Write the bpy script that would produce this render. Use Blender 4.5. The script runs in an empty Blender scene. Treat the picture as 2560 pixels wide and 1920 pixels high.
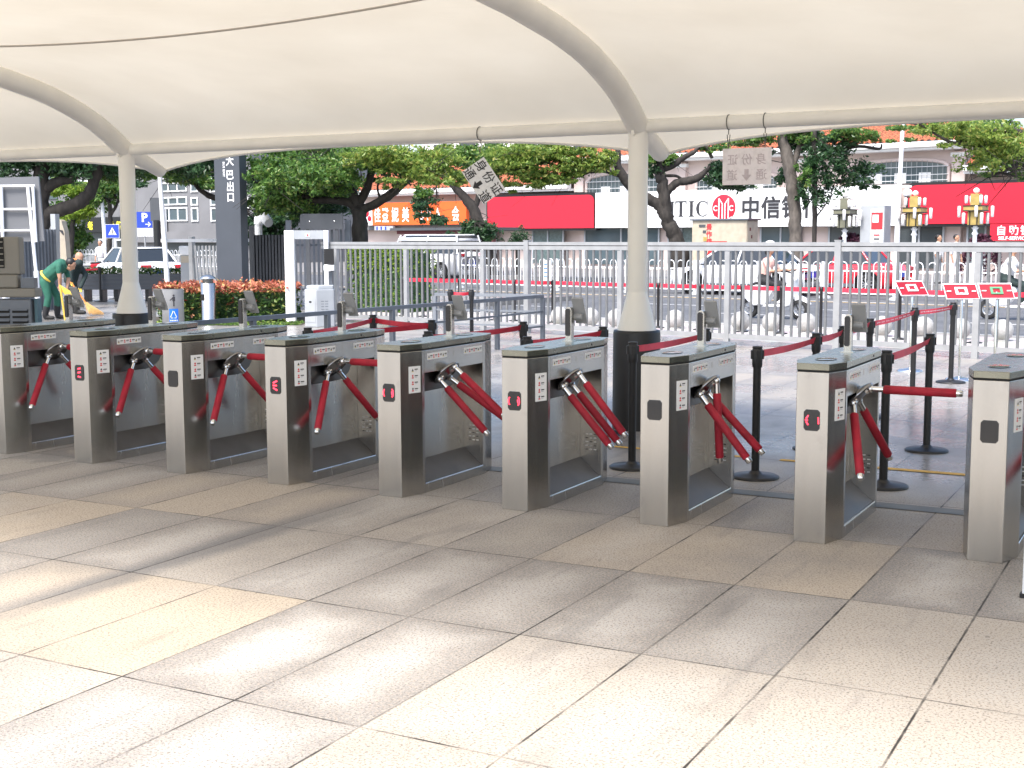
import bpy, bmesh, math, random
from mathutils import Vector, Matrix
R = math.radians
random.seed(7)
scene = bpy.context.scene
COL = scene.collection

# ------------------------------------------------------------------ camera, sky, sun, exposure
CF, CHY, CH, CROLL = 3234.0, 591.2, 1.67, -0.00287
pit = math.atan((960 - CHY) / CF)
c_, s_ = math.cos(pit), math.sin(pit)
FW = Vector((0, c_, -s_)); U0 = Vector((0, s_, c_)); R0 = Vector((1, 0, 0))
RT = R0 * math.cos(CROLL) + U0 * math.sin(CROLL)
UP = U0 * math.cos(CROLL) - R0 * math.sin(CROLL)
CC = Vector((0, 0, CH))
cam = bpy.data.cameras.new("camera"); cam.sensor_width = 36; cam.lens = CF / 2560 * 36
cam.clip_start = 0.05; cam.clip_end = 3000
camo = bpy.data.objects.new("camera", cam); COL.objects.link(camo)
camo.matrix_world = Matrix.Translation(CC) @ Matrix((RT, UP, -FW)).transposed().to_4x4()
scene.camera = camo

SUN_EL, SUN_AZ = R(57), R(213)      # azimuth clockwise from +Y (towards behind-left of the viewer)
w = bpy.data.worlds.new("World"); scene.world = w; w.use_nodes = True
nt = w.node_tree; bgn = nt.nodes["Background"]
sky = nt.nodes.new("ShaderNodeTexSky"); sky.sky_type = 'NISHITA'; sky.sun_disc = False
sky.sun_elevation = SUN_EL; sky.sun_rotation = SUN_AZ
sky.air_density = 1.0; sky.dust_density = 3.0; sky.ozone_density = 1.0
nt.links.new(sky.outputs[0], bgn.inputs[0]); bgn.inputs[1].default_value = 0.15
sl = bpy.data.lights.new("sun", 'SUN'); sl.energy = 2.1; sl.angle = R(18); sl.color = (1, 0.975, 0.94)
so = bpy.data.objects.new("sun", sl); COL.objects.link(so)
sd = Vector((math.sin(SUN_AZ) * math.cos(SUN_EL), math.cos(SUN_AZ) * math.cos(SUN_EL), math.sin(SUN_EL)))
so.rotation_euler = sd.to_track_quat('Z', 'Y').to_euler()
scene.view_settings.view_transform = 'Standard'; scene.view_settings.look = 'None'
scene.view_settings.exposure = 1.40; scene.view_settings.gamma = 1
scene.cycles.max_bounces = 8; scene.cycles.transparent_max_bounces = 8

# ------------------------------------------------------------------ frames
def ray(x, y): return FW + RT * ((x - 1280) / CF) - UP * ((y - 960) / CF)
def at(x, y, Y):                       # a picture point at depth Y metres
    d = ray(x, y); return CC + d * (Y / d.y)
def atz(x, y, z=0.0):                  # a picture point on the level z
    d = ray(x, y); return CC + d * ((z - CH) / d.z)
RA = R(28.2186)                        # the gate row
rv = Vector((math.cos(RA), -math.sin(RA), 0)); dv = Vector((math.sin(RA), math.cos(RA), 0)); O = Vector((-.7149, 8.192, 0))
def L(r, d, z=0.0): return O + rv * r + dv * d + Vector((0, 0, z))
SA = R(38)                             # the street
su = Vector((math.cos(SA), -math.sin(SA), 0)); sn = Vector((math.sin(SA), math.cos(SA), 0)); F0 = Vector((0, 22.68, 0))
def SP(s, e, z=0.0): return F0 + su * s + sn * e + Vector((0, 0, z))
def onstreet(x, e):                    # street s of a picture column x at distance e
    k = (x - 1280) / CF
    # point (k*D, D): solve e
    D = (e + F0.y * sn.y) / (k * sn.x + sn.y)
    p = Vector((k * D, D - F0.y, 0)); return p.dot(su), D
def zat(y, D, x=1280):
    p = at(x, y, D); return p.z

# ------------------------------------------------------------------ materials
MATS = {}
def node(nt, t, **k):
    n = nt.nodes.new(t)
    for a, b in k.items(): setattr(n, a, b)
    return n
def pm(name, col, rough=.5, metal=0.0, var=0.0, scale=8.0, bump=0.0, bscale=None, stretch=None, spec=None, emit=None, dirt=None, coat=0):
    m = bpy.data.materials.new(name); m.use_nodes = True; nt = m.node_tree
    b = nt.nodes["Principled BSDF"]; b.inputs["Roughness"].default_value = rough; b.inputs["Metallic"].default_value = metal
    b.inputs["Base Color"].default_value = (*col, 1)
    if spec is not None: b.inputs["Specular IOR Level"].default_value = spec
    if coat: b.inputs["Coat Weight"].default_value = coat
    if emit: b.inputs["Emission Color"].default_value = (*emit[:3], 1); b.inputs["Emission Strength"].default_value = emit[3]
    if var or bump or dirt:
        tc = node(nt, "ShaderNodeTexCoord"); vec = tc.outputs["Object"]
        if stretch:
            mp = node(nt, "ShaderNodeMapping"); mp.inputs["Scale"].default_value = stretch
            nt.links.new(vec, mp.inputs[0]); vec = mp.outputs[0]
        nz = node(nt, "ShaderNodeTexNoise"); nz.inputs["Scale"].default_value = scale; nz.inputs["Detail"].default_value = 6
        nt.links.new(vec, nz.inputs["Vector"])
        if var:
            mr = node(nt, "ShaderNodeMapRange"); mr.inputs[1].default_value = .3; mr.inputs[2].default_value = .7
            mr.inputs[3].default_value = 1 - var; mr.inputs[4].default_value = 1 + var
            nt.links.new(nz.outputs["Fac"], mr.inputs[0])
            hs = node(nt, "ShaderNodeHueSaturation"); hs.inputs["Color"].default_value = (*col, 1)
            nt.links.new(mr.outputs[0], hs.inputs["Value"]); nt.links.new(hs.outputs[0], b.inputs["Base Color"])
            if name == 'steel':
                n3 = node(nt, "ShaderNodeTexNoise"); n3.inputs["Scale"].default_value = 7; n3.inputs["Detail"].default_value = 8; n3.inputs["Roughness"].default_value = .7
                nt.links.new(tc.outputs["Object"], n3.inputs[0]); oi = node(nt, "ShaderNodeObjectInfo"); n3.noise_dimensions = '4D'; ml = node(nt, "ShaderNodeMath", operation='MULTIPLY'); ml.inputs[1].default_value = 40
                nt.links.new(oi.outputs["Random"], ml.inputs[0]); nt.links.new(ml.outputs[0], n3.inputs["W"])
                m3 = node(nt, "ShaderNodeMapRange"); m3.inputs[1].default_value = .60; m3.inputs[2].default_value = .80; m3.inputs[3].default_value = 0; m3.inputs[4].default_value = .45
                nt.links.new(n3.outputs["Fac"], m3.inputs[0]); mxs = node(nt, "ShaderNodeMix", data_type='RGBA'); nt.links.new(m3.outputs[0], mxs.inputs[0]); nt.links.new(hs.outputs[0], mxs.inputs[6]); mxs.inputs[7].default_value = (.24, .22, .20, 1)
                nt.links.new(mxs.outputs[2], b.inputs["Base Color"])
            if metal > .5:
                m2 = node(nt, "ShaderNodeMapRange"); m2.inputs[3].default_value = rough * .8; m2.inputs[4].default_value = rough * 1.25
                nt.links.new(nz.outputs["Fac"], m2.inputs[0]); nt.links.new(m2.outputs[0], b.inputs["Roughness"])
        if bump:
            n2 = node(nt, "ShaderNodeTexNoise"); n2.inputs["Scale"].default_value = bscale or scale * 4; n2.inputs["Detail"].default_value = 4
            nt.links.new(vec, n2.inputs["Vector"])
            bp = node(nt, "ShaderNodeBump"); bp.inputs["Strength"].default_value = bump; bp.inputs["Distance"].default_value = .02
            nt.links.new(n2.outputs["Fac"], bp.inputs["Height"]); nt.links.new(bp.outputs[0], b.inputs["Normal"])
    MATS[name] = m; return m
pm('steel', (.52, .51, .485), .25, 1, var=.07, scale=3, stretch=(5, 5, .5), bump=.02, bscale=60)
pm('sill_dark_reflection', (.19, .185, .18), .55, 1, var=.15, scale=5)  # dimmed copy of the cabinet steel, its dark reflection put into the colour
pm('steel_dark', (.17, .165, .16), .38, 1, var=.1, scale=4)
pm('lid_tree_reflection', (.27, .27, .225), .26, 1, var=.12, scale=5)  # dark greenish reflection of trees painted into the lid's base colour
pm('chrome', (.72, .72, .72), .14, 1)
pm('hub_steel', (.30, .30, .31), .22, 1, var=.1, scale=9)
pm('black', (.012, .012, .013), .45, var=.2)
pm('gap', (.008, .008, .008), .8)
pm('foam', (.34, .009, .024), .72, var=.22, scale=14, bump=.12, bscale=90)
pm('belt', (.52, .018, .042), .6, var=.15, scale=9)
pm('belt_street', (.68, .02, .05), .55, var=.1)
pm('label', (.80, .80, .80), .5)
pm('ink', (.03, .03, .035), .6)
pm('ink_red', (.60, .03, .04), .6)
pm('ink_yellow', (.75, .55, .05), .6)
pm('led', (.5, .02, .03), .4, emit=(1, .03, .06, 2.2))
pm('glassblack', (.015, .017, .02), .08, spec=.6)
pm('grey_plastic', (.27, .275, .28), .42, var=.08, bump=.02)
pm('column', (.82, .80, .745), .45, var=.05, scale=3.5, bump=.05, bscale=9, stretch=(1, 1, .4))
pm('galv', (.36, .365, .37), .36, .3, var=.10, scale=6)
pm('galv_pick', (.185, .19, .195), .38, .2, var=.12, scale=6)
pm('galv_dark', (.125, .14, .165), .42, .4, var=.12, scale=5)
pm('greyrail', (.22, .24, .27), .42, .3, var=.1, scale=5)
pm('whitepaint', (.78, .79, .80), .4, var=.05, scale=3)
pm('greypaint', (.36, .38, .40), .5, var=.08, scale=3)
pm('darkgrey', (.075, .08, .088), .45, var=.10, scale=3)
pm('slate', (.060, .068, .082), .42, var=.08, scale=2)
pm('wood_yellow', (.62, .40, .06), .5)
pm('orange_plastic', (.72, .22, .04), .5)
pm('straw', (.55, .33, .12), .8, var=.3, scale=30)
pm('skin', (.46, .25, .16), .55, var=.05)
pm('hair', (.015, .013, .012), .5)
pm('tee_green', (.02, .115, .075), .8, var=.15, scale=10)
pm('cloth_dark', (.018, .032, .030), .85, var=.2, scale=10)
pm('cloth_grey', (.30, .31, .32), .85, var=.1)
pm('cloth_white', (.75, .73, .72), .8, var=.06)
pm('cloth_pink', (.70, .42, .36), .8, var=.1)
pm('cloth_black', (.02, .02, .022), .8)
pm('hivis', (.85, .60, .10), .6)
pm('rubber', (.02, .02, .02), .7)
pm('carwhite', (.78, .78, .79), .22, coat=.5)
pm('carred', (.58, .02, .035), .22, coat=.5)
pm('cargrey', (.12, .13, .15), .3)
pm('carglass', (.02, .025, .03), .06, spec=.7)
pm('rim', (.55, .56, .58), .3, .8)
pm('lamp_red', (.55, .02, .03), .25)
pm('lamp_clear', (.8, .8, .8), .15)
pm('plate_blue', (.03, .08, .5), .4)
pm('stoneball', (.40, .395, .38), .7, var=.12, scale=30, bump=.1)
pm('wall_pink', (.60, .49, .45), .8, var=.08, scale=.8, bump=.05, bscale=20)
pm('wall_white', (.72, .72, .71), .8, var=.05, scale=.6)
pm('wall_grey', (.18, .18, .187), .85, var=.10, scale=.7)
pm('trim_white', (.78, .78, .77), .6, var=.04)
pm('shopdark', (.05, .06, .065), .25, var=.2, scale=.7)
pm('glass_blue', (.07, .10, .115), .10, spec=.7, var=.25, scale=.6)
pm('glass_green', (.10, .14, .14), .12, spec=.6, var=.2)
pm('sign_red', (.56, .014, .035), .4, var=.025, scale=.5)
pm('sign_white', (.80, .81, .81), .35, var=.015)
pm('sign_orange', (.80, .12, .02), .4, var=.04, scale=2)
pm('sign_blue', (.02, .06, .42), .4)
pm('bin_blue', (.02, .16, .66), .4)
pm('letter_white', (.80, .80, .80), .4)
pm('letter_yellow', (.80, .70, .04), .4, emit=(1, .85, .05, .35))
pm('darkred', (.12, .015, .02), .5, var=.1)
pm('tan', (.46, .40, .31), .55, var=.12, scale=4)
pm('gold', (.46, .34, .11), .4, .3, var=.15, scale=6)
pm('olive', (.17, .17, .12), .5, var=.1)
pm('potred', (.45, .03, .03), .4)
pm('bark', (.035, .03, .026), .9, var=.45, scale=9, bump=1.0, bscale=14, stretch=(1, 1, .35))
pm('bark_light', (.11, .095, .082), .9, var=.35, scale=9, bump=.6, bscale=25, stretch=(1, 1, .4))
pm('wire', (.10, .10, .09), .6)
pm('beige_machine', (.20, .19, .165), .5, var=.08, scale=3)
pm('blue_machine', (.05, .12, .16), .5, var=.1)
pm('yellowpaint', (.58, .35, .06), .75, var=.25, scale=20)
pm('linewhite', (.62, .62, .60), .8, var=.2, scale=6)
pm('soil', (.06, .05, .035), .9, var=.3, scale=8)
pm('drain', (.125, .13, .125), .6, var=.2, scale=6)
pm('foil_green', (.10, .30, .16), .4)
pm('purple_leaf', (.06, .012, .03), .7, var=.3)

def leafmat(name, c1, c2, trans=.35, c3=None):
    m = bpy.data.materials.new(name); m.use_nodes = True; nt = m.node_tree; nt.nodes.remove(nt.nodes["Principled BSDF"])
    out = nt.nodes["Material Output"]
    g = node(nt, "ShaderNodeNewGeometry"); cr = node(nt, "ShaderNodeValToRGB")
    cr.color_ramp.elements[0].color = (*c1, 1); cr.color_ramp.elements[1].color = (*c2, 1); cr.color_ramp.elements[1].position = .85
    if c3: e = cr.color_ramp.elements.new(.93); e.color = (*c3, 1)
    nt.links.new(g.outputs["Random Per Island"], cr.inputs[0])
    pb = node(nt, "ShaderNodeBsdfPrincipled"); pb.inputs["Roughness"].default_value = .38
    tr = node(nt, "ShaderNodeBsdfTranslucent"); mx = node(nt, "ShaderNodeMixShader"); mx.inputs[0].default_value = trans
    nt.links.new(cr.outputs[0], pb.inputs["Base Color"]); nt.links.new(cr.outputs[0], tr.inputs[0])
    nt.links.new(pb.outputs[0], mx.inputs[1]); nt.links.new(tr.outputs[0], mx.inputs[2]); nt.links.new(mx.outputs[0], out.inputs[0])
    MATS[name] = m
leafmat('leaf', (.035, .10, .024), (.15, .28, .05), .40, (.24, .30, .08))
leafmat('leaf_bright', (.08, .17, .03), (.33, .43, .085), .45, (.42, .42, .11))
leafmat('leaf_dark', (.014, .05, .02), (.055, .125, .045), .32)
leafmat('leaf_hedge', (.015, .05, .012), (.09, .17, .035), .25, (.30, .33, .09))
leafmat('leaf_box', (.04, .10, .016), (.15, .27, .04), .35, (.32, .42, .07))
leafmat('leaf_red', (.30, .05, .035), (.58, .22, .12), .3, (.60, .42, .14))
leafmat('leaf_lime', (.14, .26, .03), (.34, .46, .07), .5)

def floor_mat():
    m = bpy.data.materials.new('paving'); m.use_nodes = True; nt = m.node_tree; b = nt.nodes["Principled BSDF"]
    ln = nt.links.new
    def M(op, a, bb=None, c=None):
        n = node(nt, "ShaderNodeMath", operation=op)
        for i, v in enumerate((a, bb, c)):
            if v is None: continue
            if isinstance(v, (int, float)): n.inputs[i].default_value = v
            else: ln(v, n.inputs[i])
        return n.outputs[0]
    def mixc(f, a, bb):
        n = node(nt, "ShaderNodeMix", data_type='RGBA')
        if isinstance(f, (int, float)): n.inputs[0].default_value = f
        else: ln(f, n.inputs[0])
        for i, v in ((6, a), (7, bb)):
            if isinstance(v, tuple): n.inputs[i].default_value = (*v, 1)
            else: ln(v, n.inputs[i])
        return n.outputs[2]
    def noise(vec, s, d=5, rough=.55):
        n = node(nt, "ShaderNodeTexNoise"); n.inputs["Scale"].default_value = s; n.inputs["Detail"].default_value = d; n.inputs["Roughness"].default_value = rough
        ln(vec, n.inputs["Vector"]); return n.outputs["Fac"]
    def rng(v, a, bb, c=0, d=1):
        n = node(nt, "ShaderNodeMapRange"); ln(v, n.inputs[0])
        for i, x in enumerate((a, bb, c, d)): n.inputs[i + 1].default_value = x
        return n.outputs[0]
    tc = node(nt, "ShaderNodeTexCoord"); mp = node(nt, "ShaderNodeMapping", vector_type='POINT')
    mp.inputs["Rotation"].default_value = (0, 0, RA)
    off = Vector((O.dot(rv), O.dot(dv), 0)); mp.inputs["Location"].default_value = (-off.x, -off.y, 0)
    ln(tc.outputs["Object"], mp.inputs[0]); P = mp.outputs[0]
    sx = node(nt, "ShaderNodeSeparateXYZ"); ln(P, sx.inputs[0])
    u = M('DIVIDE', M('SUBTRACT', sx.outputs[0], 3.676), .552); v = M('DIVIDE', M('ADD', sx.outputs[1], 2.19), 1.17)
    iu, iv = M('FLOOR', u), M('FLOOR', v); fu, fv = M('FRACT', u), M('FRACT', v)
    du = M('MULTIPLY', M('MINIMUM', fu, M('SUBTRACT', 1.0, fu)), .552); dw = M('MULTIPLY', M('MINIMUM', fv, M('SUBTRACT', 1.0, fv)), 1.17)
    edge = M('MINIMUM', du, dw)
    wob = noise(P, 9, 3)
    joint = rng(M('ADD', edge, M('MULTIPLY', M('SUBTRACT', wob, .5), .008)), .0025, .0065, 1, 0)
    cx = node(nt, "ShaderNodeCombineXYZ"); ln(iu, cx.inputs[0]); ln(iv, cx.inputs[1])
    wn = node(nt, "ShaderNodeTexWhiteNoise", noise_dimensions='3D'); ln(cx.outputs[0], wn.inputs["Vector"]); rnd = wn.outputs["Value"]
    sc = node(nt, "ShaderNodeSeparateColor"); ln(wn.outputs["Color"], sc.inputs[0]); rnd2 = sc.outputs[1]; rnd3 = sc.outputs[2]
    ramp = node(nt, "ShaderNodeValToRGB"); cr = ramp.color_ramp; cr.interpolation = 'CONSTANT'
    cr.elements[0].color = (.305, .29, .268, 1); cr.elements[1].position = .72; cr.elements[1].color = (.375, .325, .26, 1)
    for p, c in ((.2, (.33, .31, .276)), (.38, (.285, .278, .266)), (.55, (.345, .318, .28)), (.88, (.315, .295, .264))):
        e = cr.elements.new(p); e.color = (*c, 1)
    ln(rnd, ramp.inputs[0])
    base = ramp.outputs[0]
    def pick(lst):
        acc = None
        for a_, b_ in lst:
            q_ = M('MULTIPLY', M('COMPARE', iu, float(a_), .1), M('COMPARE', iv, float(b_), .1)); acc = q_ if acc is None else M('ADD', acc, q_)
        return acc
    beige = pick([(-7, -1), (-6, -1), (-2, 1), (-3, 1), (-9, 1), (-10, 0)]); pale = pick([(-3, -1), (-2, -1), (-1, -1), (0, -1), (-1, 0), (0, 0), (-7, -2), (-6, -2), (-3, -2), (-2, -2), (-1, -2)])
    grey = pick([(-5, -1), (-4, -1), (-5, -2), (-4, -2), (-3, 0), (-2, 0), (-4, 0), (-1, 1), (0, 1), (-5, 0), (-6, 0), (-8, 0)])
    base = mixc(M('MULTIPLY', beige, .8), base, (.41, .34, .25)); base = mixc(M('MULTIPLY', pale, .8), base, (.40, .365, .315)); base = mixc(M('MULTIPLY', grey, .8), base, (.335, .325, .308))
    # grey worn patch inside some stones, damp rim along their joints
    n1 = noise(P, 1.6, 8, .65); n2 = noise(P, 6.5, 8, .7)
    rimw = rng(M('ADD', edge, M('MULTIPLY', M('SUBTRACT', n2, .5), .30)), .02, .24, 1, 0)
    rim = M('MULTIPLY', rimw, M('MINIMUM', M('ADD', M('MULTIPLY', rng(rnd2, .2, .6, .05, .8), M('SUBTRACT', 1.0, M('MINIMUM', M('ADD', beige, pale), .9))), M('MULTIPLY', grey, .6)), 1.0))
    col = mixc(M('MULTIPLY', rim, .78), base, (.135, .133, .134))
    st = noise(P, .55, 7, .65)
    col = mixc(rng(st, .50, .72, 0, .7), col, (.125, .122, .12))
    inner = M('MULTIPLY', rng(M('ADD', edge, M('MULTIPLY', M('SUBTRACT', noise(P, 2.3, 7, .65), .5), .75)), .08, .30, 0, 1), M('MINIMUM', M('ADD', rng(rnd3, .45, .8, 0, .35), M('MULTIPLY', grey, .45)), .8))
    col = mixc(inner, col, (.46, .455, .44))
    col = mixc(rng(n1, .55, .75, 0, .35), col, (.43, .41, .385))
    sp = noise(P, 160, 2, .7)
    sp4 = noise(P, 70, 2, .6)
    col = mixc(rng(sp4, .50, .60, 0, .45), col, (.44, .36, .28))
    col = mixc(rng(sp, .35, .72, 0, .55), col, (.50, .455, .40))
    sp2 = noise(P, 95, 2, .7)
    col = mixc(rng(sp2, .54, .62, 0, .75), col, (.11, .09, .078))
    dots = node(nt, "ShaderNodeTexVoronoi"); dots.inputs["Scale"].default_value = 2.4; ln(P, dots.inputs["Vector"])
    col = mixc(rng(dots.outputs["Distance"], .018, .028, .7, 0), col, (.09, .085, .08))
    lon = node(nt, "ShaderNodeMapping"); lon.inputs["Scale"].default_value = (2.2, .35, 1); ln(P, lon.inputs[0])
    stk = noise(lon.outputs[0], 1.8, 6, .6)
    col = mixc(rng(stk, .57, .74, 0, .6), col, (.135, .13, .128))
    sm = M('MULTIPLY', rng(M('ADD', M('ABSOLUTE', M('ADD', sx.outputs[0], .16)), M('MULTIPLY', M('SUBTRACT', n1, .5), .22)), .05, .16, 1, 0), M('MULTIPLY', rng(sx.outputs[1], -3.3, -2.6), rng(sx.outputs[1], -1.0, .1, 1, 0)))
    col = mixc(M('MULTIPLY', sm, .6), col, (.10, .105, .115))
    vo = node(nt, "ShaderNodeTexVoronoi"); vo.inputs["Scale"].default_value = .55; ln(P, vo.inputs["Vector"])
    sg = rng(M('ADD', vo.outputs["Distance"], M('MULTIPLY', M('SUBTRACT', noise(P, 4.5, 6, .7), .5), .5)), .10, .17, .5, 0)
    col = mixc(sg, col, (.16, .155, .155))
    cw = noise(P, 38, 3, .8)
    col = mixc(rng(cw, .62, .72, 0, .4), col, (.19, .175, .165))
    # rain-wet area behind the gates
    wet = M('MULTIPLY', rng(M('ADD', sx.outputs[1], M('MULTIPLY', n1, 1.5)), 1.9, 3.2), rng(noise(P, .7, 5), .38, .58, .5, 1))
    col = mixc(M('MULTIPLY', wet, .45), col, (.13, .135, .142))
    jn = rng(noise(P, 3.1, 3), .42, .6, .35, 1)
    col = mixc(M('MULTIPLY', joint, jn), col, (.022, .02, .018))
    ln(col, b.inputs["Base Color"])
    rg = M('SUBTRACT', rng(n2, .3, .7, .62, .8), M('MULTIPLY', wet, .52)); ln(rg, b.inputs["Roughness"])
    bp = node(nt, "ShaderNodeBump"); bp.inputs["Strength"].default_value = .35; bp.inputs["Distance"].default_value = .004
    hgt = M('SUBTRACT', M('MULTIPLY', sp, .35), M('MULTIPLY', joint, 1.6)); ln(hgt, bp.inputs["Height"]); ln(bp.outputs[0], b.inputs["Normal"])
    MATS['paving'] = m
floor_mat()

def paper_mat(name, col):
    m = bpy.data.materials.new(name); m.use_nodes = True; nt = m.node_tree; nt.nodes.remove(nt.nodes["Principled BSDF"])
    out = nt.nodes["Material Output"]; d = node(nt, "ShaderNodeBsdfDiffuse"); t = node(nt, "ShaderNodeBsdfTranslucent"); mx = node(nt, "ShaderNodeMixShader"); mx.inputs[0].default_value = .2
    tc = node(nt, "ShaderNodeTexCoord"); nz = node(nt, "ShaderNodeTexNoise"); nz.inputs["Scale"].default_value = 25; nz.inputs["Detail"].default_value = 5
    cr = node(nt, "ShaderNodeValToRGB"); cr.color_ramp.elements[0].position = .3; cr.color_ramp.elements[0].color = (*[c * .88 for c in col], 1); cr.color_ramp.elements[1].position = .55; cr.color_ramp.elements[1].color = (*col, 1)
    nt.links.new(tc.outputs["Object"], nz.inputs[0]); nt.links.new(nz.outputs["Fac"], cr.inputs[0])
    nt.links.new(cr.outputs[0], d.inputs[0]); nt.links.new(cr.outputs[0], t.inputs[0]); nt.links.new(d.outputs[0], mx.inputs[1]); nt.links.new(t.outputs[0], mx.inputs[2]); nt.links.new(mx.outputs[0], out.inputs[0])
    MATS[name] = m
paper_mat('paper', (.95, .945, .945)); paper_mat('sign_back', (.93, .885, .90))
def tile_mat(name, c1, c2, mortar, sx_, sy_, rot, rough=.8, mort=.02):
    m = bpy.data.materials.new(name); m.use_nodes = True; nt = m.node_tree; b = nt.nodes["Principled BSDF"]; b.inputs["Roughness"].default_value = rough
    tc = node(nt, "ShaderNodeTexCoord"); mp = node(nt, "ShaderNodeMapping"); mp.inputs["Rotation"].default_value = rot
    bk = node(nt, "ShaderNodeTexBrick"); bk.inputs["Scale"].default_value = 1; bk.inputs["Brick Width"].default_value = sx_; bk.inputs["Row Height"].default_value = sy_
    bk.inputs["Mortar Size"].default_value = mort; bk.inputs["Color1"].default_value = (*c1, 1); bk.inputs["Color2"].default_value = (*c2, 1); bk.inputs["Mortar"].default_value = (*mortar, 1)
    nz = node(nt, "ShaderNodeTexNoise"); nz.inputs["Scale"].default_value = 3; mx = node(nt, "ShaderNodeMix", data_type='RGBA', blend_type='MULTIPLY'); mx.inputs[0].default_value = .35
    nt.links.new(tc.outputs["Object"], mp.inputs[0]); nt.links.new(mp.outputs[0], bk.inputs[0]); nt.links.new(tc.outputs["Object"], nz.inputs[0])
    nt.links.new(bk.outputs[0], mx.inputs[6]); nt.links.new(nz.outputs["Color"], mx.inputs[7]); nt.links.new(mx.outputs[2], b.inputs["Base Color"])
    MATS[name] = m
tile_mat('pavers', (.52, .46, .44), (.60, .56, .54), (.44, .42, .40), .4, .2, (0, 0, SA))
tile_mat('rooftile', (.58, .17, .07), (.48, .12, .05), (.26, .07, .03), .22, .13, (0, 0, 0), .7, .03)
tile_mat('rooftile', (.58, .17, .07), (.46, .12, .05), (.24, .07, .03), .25, .16, (0, 0, 0), .7, .03)
pm('far_paving', (.20, .195, .19), .8, var=.2, scale=2)
pm('asphalt', (.105, .107, .112), .72, var=.22, scale=1.2, bump=.3, bscale=120)
pm('driveway', (.15, .15, .155), .7, var=.25, scale=.9, bump=.3, bscale=100)

pm('seam_tape', (.42, .38, .33), .7)
def membrane_mat():
    m = bpy.data.materials.new('membrane'); m.use_nodes = True; nt = m.node_tree; nt.nodes.remove(nt.nodes["Principled BSDF"])
    out = nt.nodes["Material Output"]; tc = node(nt, "ShaderNodeTexCoord"); nz = node(nt, "ShaderNodeTexNoise"); nz.inputs["Scale"].default_value = .9; nz.inputs["Detail"].default_value = 5
    cr = node(nt, "ShaderNodeValToRGB"); cr.color_ramp.elements[0].position = .3; cr.color_ramp.elements[1].position = .7
    cr.color_ramp.elements[0].color = (.66, .59, .465, 1); cr.color_ramp.elements[1].color = (.73, .66, .53, 1)
    nt.links.new(tc.outputs["Object"], nz.inputs[0]); nt.links.new(nz.outputs["Fac"], cr.inputs[0])
    d = node(nt, "ShaderNodeBsdfDiffuse"); t = node(nt, "ShaderNodeBsdfTranslucent"); mx = node(nt, "ShaderNodeMixShader"); mx.inputs[0].default_value = .36
    mp = node(nt, "ShaderNodeMapping"); mp.inputs["Rotation"].default_value = (0, 0, RA); mp.inputs["Scale"].default_value = (.5, 2.2, 1); nt.links.new(tc.outputs["Object"], mp.inputs[0])
    n2 = node(nt, "ShaderNodeTexNoise"); n2.inputs["Scale"].default_value = 1.1; n2.inputs["Detail"].default_value = 4; nt.links.new(mp.outputs[0], n2.inputs[0])
    bp = node(nt, "ShaderNodeBump"); bp.inputs["Strength"].default_value = .22; bp.inputs["Distance"].default_value = .12; nt.links.new(n2.outputs["Fac"], bp.inputs["Height"]); nt.links.new(bp.outputs[0], d.inputs["Normal"])
    nt.links.new(cr.outputs[0], d.inputs[0]); nt.links.new(cr.outputs[0], t.inputs[0]); nt.links.new(d.outputs[0], mx.inputs[1]); nt.links.new(t.outputs[0], mx.inputs[2]); nt.links.new(mx.outputs[0], out.inputs[0])
    MATS['membrane'] = m
membrane_mat()

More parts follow.
